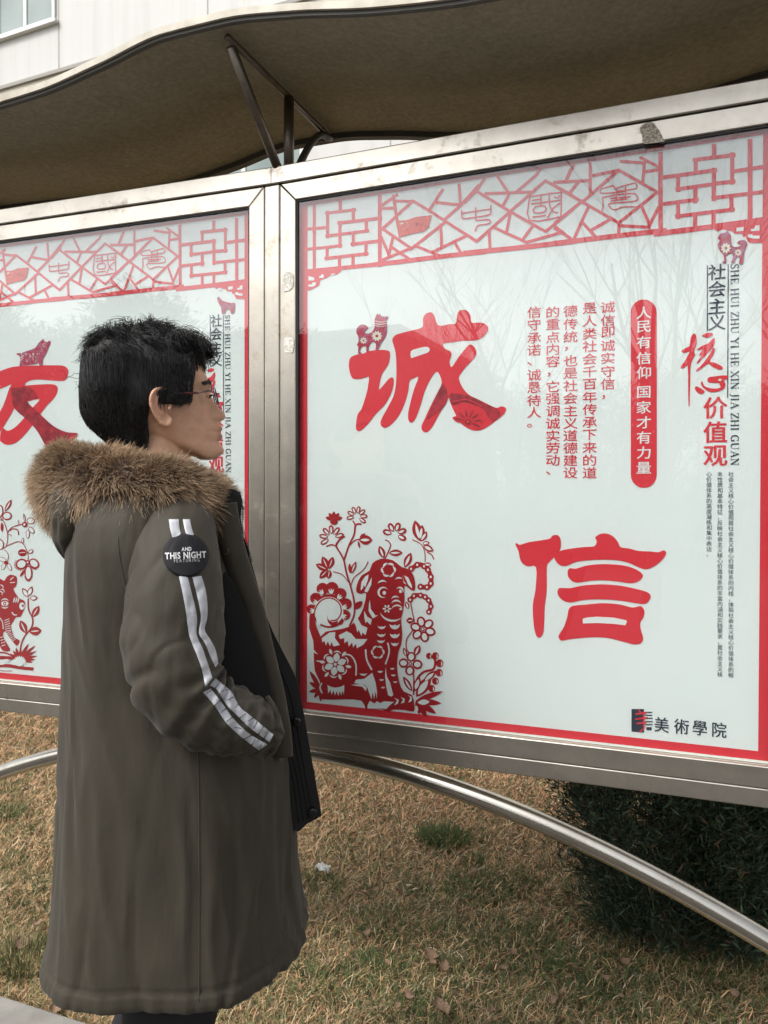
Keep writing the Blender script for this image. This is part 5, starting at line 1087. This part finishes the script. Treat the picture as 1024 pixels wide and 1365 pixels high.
# ---- glasses
GM = Mat('thin_metal_frame', (.16, .14, .14), .3, 1.0); GT = Mat('red_brown_temple', (.09, .015, .014), .3)
LENS = Mat('clear_lens', (1, 1, 1), 0.); L_ = LENS; L_.nt.nodes.remove(L_.b); t1 = L_.N('ShaderNodeBsdfTransparent'); inp(t1, 'Color', (.93, .95, .95, 1)); g1 = L_.N('ShaderNodeBsdfGlossy'); inp(g1, 'Roughness', .0); m1 = L_.N('ShaderNodeMixShader'); m1.inputs[0].default_value = .035
L_.L(t1.outputs[0], m1.inputs[1]); L_.L(g1.outputs[0], m1.inputs[2]); L_.L(m1.outputs[0], L_.nt.nodes['Material Output'].inputs[0])
glasses = empty('glasses', (0, 0, 0)); glasses.parent = person
gxf = hx(286.5); gz0 = zof(528)
for s in (-1, 1):
    loop = []
    for a in np.linspace(0, 2*pi, 28, endpoint=False):
        c, sn_ = cos(a), sin(a); y = s*.033+.024*np.sign(c)*abs(c)**.55; z = gz0-.003+.0165*np.sign(sn_)*abs(sn_)**.6; loop.append(HP(gxf-.10*abs(y)*abs(y)/.06-.004*(z-gz0)/.016, y, z))
    v, f = tube(loop, .0013, 8, closed=True); mk('lens_rim', v, f, GM, glasses, True)
    c = sum(loop)/len(loop); V = [c]+loop; mk('lens', V, [(0, i+1, (i+1) % 28+1) for i in range(28)], LENS, glasses)
    h = HP(gxf-.010, s*.058, gz0+.004); h2 = HP(gxf-.016, s*.066, gz0+.004)
    v, f = tube([h, h2, HP(hx(262), s*.0755, zof(529.5))], [.0016, .0014, .0013], 8); mk('hinge', v, f, GM, glasses, True)
    v, f = tube([HP(hx(263), s*.0760, zof(529.4)), HP(hx(247), s*.0785, zof(530.5)), HP(hx(228), s*.0815, zof(532))], [.0022, .0024, .0016], 8); mk('temple', v, f, GT, glasses, True)
v, f = tube([HP(gxf-.001, -.010, gz0+.006), HP(gxf+.004, 0, gz0+.009), HP(gxf-.001, .010, gz0+.006)], .0010, 8); mk('bridge', v, f, GM, glasses, True)

# ---- coat
coat = empty('coat', (0, 0, 0)); coat.parent = person
# py, left px, right px, half depth m
CT = [(622, 160.0, 262, 0.12), (640, 140.0, 282, 0.155), (660, 125.1, 293, 0.185), (680, 115.2, 299, 0.203), (705, 109.5, 301, 0.215), (735, 107.2, 303, 0.221), (770, 105.1, 306, 0.221), (810, 104.2, 313, 0.218), (850, 101.3, 328, 0.214), (890, 100.5, 345, 0.212), (930, 98.8, 362, 0.214), (970, 97.9, 379, 0.218), (1010, 95.9, 389, 0.222), (1060, 94.5, 393, 0.227), (1110, 93.7, 395, 0.232), (1160, 93.0, 396, 0.238), (1200, 90.8, 401, 0.243), (1230, 86.1, 407, 0.247), (1243, 82.7, 410, 0.249), (1250, 84.0, 408, 0.247)]
def folds(u, z, s):
    """cloth relief: long soft vertical folds plus diagonal drag lines"""
    p = Vector((cos(u)*1.6, sin(u)*1.6, z*1.1+s)); a = noise.noise(p)*.012
    a += .0045*noise.noise(Vector((cos(u)*3.5+z*2.2, sin(u)*3.5, z*2.0+s*3)))
    r = noise.noise(Vector((cos(u)*5+z*3, sin(u)*5-z*2, z*4.5+s))); a += .0035*(1-abs(r)*2.2)*(1 if sin(u) < 0 and cos(u) > -.7 else .4)
    r2_ = noise.noise(Vector((cos(u)*2.2-z*1.6+7, sin(u)*2.2, z*1.9-s))); a -= .0030*max(0, 1-abs(r2_)*14)*(.6+.4*sin(z*5+u))
    return a
def coat_body():
    R = []; N = 220; pys = np.concatenate([np.linspace(622, 1240, 150), np.linspace(1242, 1250, 5)])
    for py in pys:
        xl, xr, b = (interp(CT, py, k) for k in (1, 2, 3)); z = zof(py); cx = (xl+xr)/2; ax = (xr-xl)/2*PX; t = (py-622)/(1250-622); ring = []
        for a in np.linspace(0, 2*pi, N, endpoint=False):
            c, s = cos(a), sin(a); n = 2.35
            k = 1+folds(a, z, 0)*(1.1+.5*t)/.25*min(1, (py-622)/60)
            # vertical side seam, hem gather, pull towards the pocket
            da = (a-(-pi/2+.26)+pi) % (2*pi)-pi
            if py > 985: k -= .006*math.exp(-(da/.012)**2)-.004*math.exp(-((da-.04)/.03)**2)
            if abs(py-1227) < 3.5: k -= .010
            if py > 1228: k += .007+.0035*sin(a*64+3*noise.noise(Vector((c*3, s*3, 0))))
            ring.append(np.array([cx, ax*np.sign(c)*abs(c)**(2/n)*k, b*np.sign(s)*abs(s)**(2/n)*k, z]))
        R.append(ring)
    R3 = []
    for ring in R:
        R3.append([at(q[0], 662, PD)-O3+RV*q[1]*1.0+DV*q[2]+UP*(q[3]-at(q[0], 662, PD)[2]) for q in ring])
    # turn the hem inward so the coat has thickness
    last = R3[-1]; c = sum(last)/len(last); R3.append([p+(c-p)*.025+UP*.002 for p in last]); R3.append([p+(c-p)*.05+UP*.012 for p in last]); R3.append([p+(c-p)*.09+UP*.03 for p in last])
    v, f = loft(R3, cap=False); f = [tuple(reversed(q)) for q in f]
    top = [i for i in range(N)]
    return mk('shell', v, f, FAB, coat, True)
shell = coat_body()
def vecs(o): return [Vector(v.co) for v in o.data.vertices], [tuple(p.vertices) for p in o.data.polygons]
def sleeve(mir=False):
    # centre px, py, depth, radius along view x, radius in depth
    S = [(243, 684, 1.45, .050, .045), (240, 706, 1.405, .064, .066), (237, 742, 1.375, .073, .080), (234, 785, 1.352, .0785, .085), (232, 825, 1.335, .0815, .086), (232, 862, 1.322, .080, .084), (236, 897, 1.313, .077, .080), (249, 926, 1.312, .071, .074), (272, 946, 1.320, .064, .068), (298, 957, 1.332, .060, .062), (322, 965, 1.345, .054, .056), (344, 971, 1.358, .046, .048), (360, 974, 1.368, .034, .038), (368, 975, 1.376, .018, .022)]
    P = catmull([PV3(a, b, c) for a, b, c, _, _ in S], 12, False); rx = catmull([(q[3], q[4], 0) for q in S], 12, False)
    R = []; N = 96; M = len(P); 
    for i, p in enumerate(P):
        t = P[min(i+1, M-1)]-P[max(i-1, 0)]; t /= np.linalg.norm(t); dz = DV-t*(DV@t); dz /= np.linalg.norm(dz); sx = np.cross(t, dz); s_ = i/(M-1); ring = []
        for a in np.linspace(0, 2*pi, N, endpoint=False):
            c, s = cos(a), sin(a); q = Vector((c*1.1, s*1.1, s_*7))
            w_ = .0042*noise.noise(q*.8)+.0006*noise.noise(q*3.3)
            bk = max(0, -c)**.7; w_ += bk*(-.009*math.exp(-((s_-.475-.03*s)/.011)**2)+.004*math.exp(-((s_-.50-.03*s)/.02)**2)-.006*math.exp(-((s_-.60+.05*s)/.009)**2)*max(0, 1-abs(s+.3)))
            fe = math.exp(-((s_-.60)/.10)**2); w_ += fe*.0075*sin(s_*95+2.2*c+1.5*noise.noise(q*2))*(.35+.65*max(0, c))      # folds in the crook of the elbow
            ff = 1/(1+math.exp(-(s_-.66)*30))*(1-max(0, s_-.93)*12) if s_ < .99 else 0; w_ += max(ff, 0)*.0020*sin(s_*105+1.6*s+3.5*noise.noise(q*2.6))   # gathered forearm
            w_ += .004*math.exp(-((s_-.36)/.04)**2)*sin(a*2+1)
            r_ = noise.noise(Vector((c*2.3+s_*3, s*2.3, s_*11))); w_ += .0015*(1-2.4*abs(r_))*min(1, s_*8)
            r2_ = noise.noise(Vector((c*1.3+s_*4+5, s*1.3-s_*3, s_*6))); r3_ = noise.noise(Vector((c*2.1-s_*5, s*2.1+s_*4, s_*9+3)))
            w_ -= .0028*max(0, 1-abs(r2_)*5)**2*min(1, s_*6)
            ring.append(p+sx*(rx[i][0]*c+w_*c)+dz*(rx[i][1]*s+w_*s))
        R.append(ring)
    v, f = loft(R)
    if mir: v = [mirror(p) for p in v]; f = [tuple(reversed(q)) for q in f]
    o = mk('sleeve', v, f, FAB, coat, True)
    bm = bmesh.new(); bm.from_mesh(o.data); bmesh.ops.recalc_face_normals(bm, faces=bm.faces); bm.to_mesh(o.data); bm.free()
    return o
slv = sleeve(); sleeve(True)
def bvh_of(*obs):
    V = []; F = []
    for o in obs:
        v, f = vecs(o); k = len(V); V += v; F += [tuple(i+k for i in q) for q in f]
    return BVHTree.FromPolygons(V, F)
BV = bvh_of(slv, shell)
CAML = Vector(CAM-O3)
def cast(px, py, off=.0022, bv=None):
    d = Vector(ray(px, py)).normalized(); h = (bv or BV).ray_cast(CAML, d)
    if h[0] is None: return None
    return np.array(h[0]-d*off), np.array(h[1])
def strip(name, L, R, ox, oy, sc, mat, n=60, m=6, off=.0022, crease=0.):
    L = [np.array((ox+x/sc, oy+y/sc)) for x, y in L]; R = [np.array((ox+x/sc, oy+y/sc)) for x, y in R]
    def rs(P):
        P = catmull(P, 6, False); d = [0]
        for a, b in zip(P, P[1:]): d.append(d[-1]+np.linalg.norm(b-a))
        return [np.array([np.interp(t*d[-1], d, [p[0] for p in P]), np.interp(t*d[-1], d, [p[1] for p in P])]) for t in np.linspace(0, 1, n)]
    L, R = rs(L), rs(R); V = []; prev = None
    for i in range(n):
        for j in range(m):
            t = j/(m-1); q = L[i]*(1-t)+R[i]*t; c = cast(q[0], q[1], off*(.35 if j in (0, m-1) else 1)+crease*abs(sin(i*.55+.5*t+.8*sin(i*.21)))**3*-.0)
            V.append(c[0] if c else (V[-1] if V else np.zeros(3)))
    F = [(i*m+j, i*m+j+1, (i+1)*m+j+1, (i+1)*m+j) for i in range(n-1) for j in range(m-1)]
    return mk(name, V, F, mat, coat, True)
c8 = (190, 680, 4.138)
ST = Mat('silver_stripe_creased', (.5, .51, .54), .5)
strip('sleeve_stripe', [(145, 50), (152, 100), (165, 150)], [(200, 50), (205, 100), (214, 145)], *c8, STRP, 16)
strip('sleeve_stripe', [(222, 50), (232, 100), (242, 140)], [(262, 50), (272, 100), (288, 145)], *c8, STRP, 16)
strip('sleeve_stripe', [(200, 362), (222, 460), (240, 560), (250, 640), (262, 705), (300, 800), (328, 880), (347, 975)], [(250, 368), (270, 450), (292, 540), (302, 610), (299, 685), (335, 770), (362, 850), (386, 925)], *c8, STRP)
strip('sleeve_stripe', [(275, 370), (296, 450), (316, 540), (322, 600), (312, 680), (345, 735), (376, 810), (402, 866)], [(325, 362), (346, 430), (358, 510), (358, 590), (344, 660), (375, 715), (403, 770), (419, 846)], *c8, STRP)
def creased(L, R, n=8):
    strip('sleeve_stripe', L, R, *c8, STRP, 90, 6)
creased([(335, 1005), (400, 1082), (462, 1172), (540, 1247), (642, 1325)], [(377, 984), (442, 1068), (500, 1148), (582, 1228), (690, 1293)])
creased([(372, 968), (412, 992), (466, 1076), (518, 1128), (582, 1192), (702, 1281)], [(402, 926), (436, 955), (492, 1004), (536, 1084), (606, 1142), (722, 1238)])
# dark creases across the forearm stripes: narrow fabric tucks
for k, (x0, y0, x1, y1) in enumerate([(352, 1012, 382, 992), (398, 1078, 428, 1050), (432, 1118, 462, 1092), (462, 1165, 498, 1142), (505, 1200, 548, 1205), (560, 1262, 605, 1240), (600, 1300, 622, 1262), (645, 1318, 655, 1290), (430, 1000, 470, 990), (470, 1048, 505, 1030), (512, 1090, 528, 1065), (535, 1148, 570, 1120), (580, 1165, 612, 1145), (612, 1205, 632, 1165), (640, 1238, 668, 1190), (668, 1262, 690, 1222), (395, 990, 425, 950)]):
    strip('stripe_tuck', [(x0-2, y0-3), ((x0+x1)/2+2, (y0+y1)/2-5), (x1-2, y1-3)], [(x0+2, y0+3), ((x0+x1)/2+4, (y0+y1)/2+2), (x1+2, y1+3)], *c8, FAB, 8, 3, .0034)
# round patch
def patch():
    cx, cy = 190+240/4.138, 680+250/4.138; r1, r2 = 128/4.138, 122/4.138; V = []; F = []; na, nr = 48, 9; mi = []
    c = cast(cx, cy, .0045); V.append(c[0])
    for j in range(1, nr+1):
        for i in range(na):
            a = 2*pi*i/na; t = j/nr; h = cast(cx+r1*t*cos(a), cy+r2*t*sin(a), .0045 if j < nr else .001); V.append(h[0] if h else V[-1])
    for i in range(na): F.append((0, 1+i, 1+(i+1) % na))
    for j in range(nr-1):
        for i in range(na): F.append((1+j*na+i, 1+(j+1)*na+i, 1+(j+1)*na+(i+1) % na, 1+j*na+(i+1) % na))
    mi = [0]*len(F)
    def text(txt, x, y, wpx, hpx, slot, bold, rot=-.04, gap=.12, arc=0.):
        gl_ = []; t = 0
        for ch in txt:
            if ch == ' ': t += .32; continue
            v, f = glyph(ch, bold); w0 = v[:, 0].min(); ww = v[:, 0].max()-w0; gl_.append((v, f, w0, t)); t += ww+gap
        t -= gap; k = wpx/t
        for v, f, w0, t0 in gl_:
            b = len(V)
            for q in v:
                lx = (t0+q[0]-w0)*k-wpx/2; ly = -(q[1]-.36)*hpx/.72+arc*(lx/wpx)**2; X = x+lx*cos(rot)-ly*sin(rot); Y = y+lx*sin(rot)+ly*cos(rot); h = cast(X, Y, .0056); V.append(h[0] if h else V[0])
            for q in f: F.append(tuple(b+i for i in q)); mi.append(slot)
    text('AND', 190+243/4.138, 680+214/4.138, 13.2, 5.0, 1, .02); text('THIS NIGHT', 190+238/4.138, 680+248/4.138, 55, 8.6, 1, .025, gap=.12); text('FEATURING', 190+245/4.138, 680+277/4.138, 34, 4.4, 2, .0, gap=.34)
    mk('arm_patch', V, F, [PAT, PWH, PGR], coat, False, mi)
patch()
# armhole seam: a fine raised cord on the shell behind the sleeve
def cord(name, pts, r, mat, off=.0, par=None):
    P = []
    for x, y in catmull(pts, 6, False):
        c = cast(x, y, off)
        if c: P.append(c[0])
    v, f = tube(P, r, 6); return mk(name, v, f, mat, par or coat, True)
cord('seam', [(157, 715), (160, 745), (166, 775), (171, 795)], .0011, FAB)
cord('seam', [(264, 1004), (265.5, 1080), (266, 1160), (266, 1250), (265.5, 1335)], .0011, FAB)
# front flap with black placket
def slab(name, pts, dep, th, mat, par, groove=None, turn=.0, smooth=True):
    """a thick cloth panel standing in the plane of the figure's profile"""
    P = catmull(pts, 6) if smooth else [np.array(p, float) for p in pts]
    n = len(P); T = tessellate_polygon([[Vector((p[0], p[1], 0)) for p in P]])
    def pos(p, d): return PV3(p[0], p[1], d+turn*(p[0]-330)*PX)
    V = [pos(p, dep) for p in P]+[pos(p, dep+th) for p in P]; F = [tuple(t) for t in T]+[tuple(i+n for i in reversed(t)) for t in T]+[(i, (i+1) % n, n+(i+1) % n, n+i) for i in range(n)]
    o = mk(name, V, F, mat, par, False); bm = bmesh.new(); bm.from_mesh(o.data); bmesh.ops.recalc_face_normals(bm, faces=bm.faces); bm.to_mesh(o.data); bm.free(); bevel(o, .003, 2); return o
slab('placket', [(300, 668), (318, 660), (322, 672), (321, 690), (324, 716), (333, 742), (341, 770), (352, 812), (364, 842), (376, 866), (395, 905), (404, 945), (411, 985), (420, 1035), (428, 1083), (426, 1089), (410, 1098), (394, 1107), (388, 1060), (382, 1000), (372, 940), (352, 880), (330, 800), (308, 730), (298, 700)], 1.475, .030, BLK, coat, turn=.5)
slab('placket', [(302, 672), (316, 668), (330, 742), (345, 800), (368, 862), (388, 905), (398, 960), (408, 1030), (415, 1080), (392, 1092), (380, 1000), (352, 880), (320, 780)], 1.60, .025, BLK, coat, turn=.5)
# quilting ridges on the placket
for off in (0, 6.5, 13, 19.5):
    pts = [(316-off*.2, 700), (327-off*.4, 745), (338-off*.6, 790), (350-off, 835), (366-off, 875), (384-off, 915), (394-off, 955), (402-off, 1000), (410-off*.9, 1045), (418-off, 1090-off*-.3)]
    v, f = tube([PV3(x, y, 1.474+.5*(x-330)*PX) for x, y in catmull(pts, 5, False)], .0016, 6); mk('quilt_ridge', v, f, BLK, coat, True)
for x, y in ((395, 962), (417, 1083)):
    p = PV3(x, y, 1.466+.5*(x-330)*PX); v, f = loft([[p+DV*dd+(RV*cos(a)+UP*sin(a))*r for a in np.linspace(0, 2*pi, 20, endpoint=False)] for dd, r in ((.006, .0085), (-.002, .0085), (-.0035, .007), (-.003, .003))]); mk('snap_button', v, f, Mat('snap_black', (.008, .008, .008), .3), coat, True)
# near olive flap edge: a soft folded band running from the collar to the pocket
def band(name, pts, wpx, dep0, mat, th=.012):
    P = catmull(pts, 8, False); V = []; n = len(P); m = 9; R = []
    for i, p in enumerate(P):
        t = P[min(i+1, n-1)]-P[max(i-1, 0)]; t /= np.linalg.norm(t); nn = np.array([-t[1], t[0]]); w_ = wpx(i/(n-1)) if callable(wpx) else wpx; ring = []
        for a in np.linspace(0, 2*pi, 18, endpoint=False):
            q = p+nn*w_/2*cos(a); d = (dep0(i/(n-1)) if callable(dep0) else dep0)-th*sin(a)*(1+.25*noise.noise(Vector((i*.12, cos(a), 2)))); ring.append(PV3(q[0], q[1], d))
        R.append(ring)
    v, f = loft(R); return mk(name, v, f, mat, coat, True)
band('front_flap', [(298, 672), (303, 700), (311, 735), (324, 775), (337, 815), (346, 850), (356, 890), (366, 930), (374, 975), (377, 1010)], lambda t: 36-8*t, lambda t: 1.452+.012*t, FAB, .014)
band('pocket_edge', [(356, 928), (367, 945), (372, 965), (371, 985), (364, 1003), (352, 1010)], 6, 1.345, FAB, .006)
# black sheet painting in the shade of the gap between arm and flap
slab('gap_shade', [(298, 764), (306, 768), (320, 795), (338, 840), (352, 880), (362, 925), (366, 955), (340, 945), (318, 920), (300, 895), (294, 860), (296, 800)], 1.418, .02, BLK, coat, turn=.25)
# collar stand with zip teeth
slab('collar', [(290, 660), (304, 652), (318, 655), (323, 668), (321, 690), (324, 712), (333, 740), (318, 742), (304, 720), (292, 700)], 1.468, .10, BLK, coat)
zt = MB()
for k in range(44):
    t = k/43; x = np.interp(t, [0, .25, .5, 1], [319, 323.5, 322.5, 335]); y = 656+t*92; p = PV3(x+.8, y, 1.50); zt.box(tuple(p-.0011), tuple(p+.0011))
zt.build('zip_teeth', GASKET, coat)
p = PV3(301, 735, 1.424); v, f = tube([p+(RV*cos(a)+UP*sin(a))*.0055*(1 if 1 else 0) for a in np.linspace(-1.9, 1.1, 12)], .0009, 6); mk('snap_ring', v, f, GM, coat, True)
# hood lying on the back
def hood():
    R = []; N = 60
    T = [(640, 88, 190, .12), (660, 84, 185, .14), (680, 85, 175, .145), (700, 87, 165, .14), (715, 89, 155, .13), (728, 92, 145, .11), (738, 96, 136, .09), (746, 100, 126, .06), (750, 104, 118, .03)]
    for py in np.linspace(640, 750, 40):
        xl, xr, b = (interp(T, py, k) for k in (1, 2, 3)); cx = (xl+xr)/2; ax = (xr-xl)/2*PX; ring = []
        for a in np.linspace(0, 2*pi, N, endpoint=False):
            c, s = cos(a), sin(a); k = 1+.05*noise.noise(Vector((c*2, s*2, py*.03)))+.03*noise.noise(Vector((c*5, s*5+py*.05, py*.05)))
            if abs(((a+1.9+pi) % (2*pi))-pi) < .03: k -= .03
            q = PV3(cx, py, PD-.03); ring.append(q+RV*ax*k*np.sign(c)*abs(c)**.9+DV*b*k*np.sign(s)*abs(s)**.9)
        R.append(ring)
    v, f = loft(R); mk('hood', v, [tuple(reversed(q)) for q in f], FAB, coat, True)
hood()
# fur trim: a loop of long guard hairs around the hood's edge
FUR = tintmat('fur_hairs', .65); FURB = Mat('fur_base', (.055, .036, .024), .9)
FT = []                                           # angle, px, py, depth, radius vertical, radius outward
for a in np.linspace(0, 2*pi, 72, endpoint=False):
    c, s = cos(a), sin(a); front = max(0, c)
    px = 183+98*np.sign(c)*abs(c)**.92; py = 663+9*c+4*front*front-6*max(0, -c); dep = PD-.01+.135*s
    rv = .073-.020*front**2+.004*noise.noise(Vector((c*2, s*2, 0))); ro = .046-.008*front
    FT.append((px, py, dep, rv, ro, c, s))
def fur():
    R = []; cen = []
    for px, py, dep, rv, ro, c, s in FT: cen.append(PV3(px, py, dep))
    n = len(cen)
    for i, (px, py, dep, rv, ro, c, s) in enumerate(FT):
        t = cen[(i+1) % n]-cen[i-1]; t /= np.linalg.norm(t); out = np.cross(t, UP); out /= np.linalg.norm(out)
        if out@(cen[i]-sum(cen)/n) < 0: out = -out
        up = UP
        R.append([cen[i]+out*ro*cos(a)+up*rv*sin(a) for a in np.linspace(0, 2*pi, 24, endpoint=False)])
    v, f = loft(R, closed=True); o = mk('fur_trim', v, f, FURB, coat, True)
    bm = bmesh.new(); bm.from_mesh(o.data); bmesh.ops.recalc_face_normals(bm, faces=bm.faces); bm.to_mesh(o.data); bm.free()
    N = 72000; A = np.array(R); K = 5
    ii = rng.random(N)*n; i0 = ii.astype(int) % n; i1 = (i0+1) % n; fr_ = (ii-ii.astype(int))[:, None]
    th = rng.random(N)*2*pi; j = th/(2*pi)*24; j0 = j.astype(int) % 24; j1 = (j0+1) % 24; fj = (j-j.astype(int))[:, None]
    P0 = (A[i0, j0]*(1-fj)+A[i0, j1]*fj)*(1-fr_)+(A[i1, j0]*(1-fj)+A[i1, j1]*fj)*fr_
    Cc = np.array(cen); cc = Cc[i0]*(1-fr_)+Cc[i1]*fr_; Nn = P0-cc; Nn /= np.linalg.norm(Nn, axis=1)[:, None]
    T = Cc[i1]-Cc[i0]; T /= np.linalg.norm(T, axis=1)[:, None]
    # clumps share direction
    cl = np.array([[noise.noise(Vector((p[0]*38, p[1]*38, p[2]*38))), noise.noise(Vector((p[0]*38+9, p[1]*38, p[2]*38))), noise.noise(Vector((p[0]*38, p[1]*38+7, p[2]*38)))] for p in P0])
    tone = np.array([noise.noise(Vector((p[0]*16, p[1]*16, p[2]*22+5))) for p in P0])
    lowc = np.clip(-(Nn@UP), 0, 1)
    D = Nn*1.0+np.outer(np.ones(N), -UP)*.50+cl*.60+rng.normal(0, .26, (N, 3))+T*.30
    D /= np.linalg.norm(D, axis=1)[:, None]
    L = rng.uniform(.017, .034, N)*(1+.25*cl[:, 0]); L = L*np.where(rng.random(N) < .08, 1.3, 1)
    P = np.zeros((N, K, 3)); 
    for k in range(K):
        t = k/(K-1); P[:, k] = P0-Nn*.002+D*(L*t)[:, None]+(-UP*.55+cl*.45)*(L*t*t*.35)[:, None]
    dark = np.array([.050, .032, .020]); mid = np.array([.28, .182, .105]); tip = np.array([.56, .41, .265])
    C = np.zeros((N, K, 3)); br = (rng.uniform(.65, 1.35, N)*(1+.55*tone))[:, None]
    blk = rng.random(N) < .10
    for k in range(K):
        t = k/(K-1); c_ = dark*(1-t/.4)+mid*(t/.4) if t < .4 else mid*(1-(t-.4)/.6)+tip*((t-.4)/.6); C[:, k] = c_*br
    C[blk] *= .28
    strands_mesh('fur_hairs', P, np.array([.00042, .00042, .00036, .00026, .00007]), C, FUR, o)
    return o
fur()
# trousers and shoes
tr_o = MB()
for s in (-1, 1):
    fx, fy = FOOT[s]
    a0 = HP(hx(210), s*.088, .80); k0 = HP(hx(212)+.03, s*.098, .50); an = HP(hx(205)+fx-.03, fy, .07)
    v, f = tube(catmull([a0, (a0+k0)/2, k0, (k0+an)/2-FW*.012, an+UP*.06, an], 6, False), [.105-.045*min(1, i/29) +.003*sin(i*1.1) for i in range(31)], 28); tr_o.add(v, f)
tr_o.build('trousers', TROU, person, True)
for s in (-1, 1):
    fx, fy = FOOT[s]; sh = HP(hx(205)+fx-.03, fy, 0); R = []
    for x, w1, z1, z0 in ((-.085, .012, .06, .012), (-.075, .034, .085, .012), (-.02, .040, .098, .012), (.04, .040, .085, .012), (.09, .047, .062, .012), (.14, .048, .048, .012), (.175, .038, .040, .013), (.195, .014, .028, .016)):
        R.append([sh+FW*x+LT*w1*cos(a)+UP*(z0+(z1-z0)*(.5+.5*sin(a))) for a in np.linspace(0, 2*pi, 20, endpoint=False)])
    v, f = loft(R); so_ = mk('shoe', v, f, SHOE, person, True)
    out = [(-.09, 0), (-.08, .03), (-.02, .043), (.05, .046), (.12, .053), (.18, .042), (.202, .012), (.202, -.012), (.18, -.042), (.12, -.053), (.05, -.046), (-.02, -.043), (-.08, -.03)]
    O2 = catmull(out, 3); n = len(O2); v = [sh+FW*x+LT*y+UP*.0005 for x, y in O2]+[sh+FW*x+LT*y+UP*.022 for x, y in O2]
    mk('sole', v, [tuple(range(n))[::-1], tuple(range(n, 2*n))]+[(i, (i+1) % n, n+(i+1) % n, n+i) for i in range(n)], SOLE, so_)
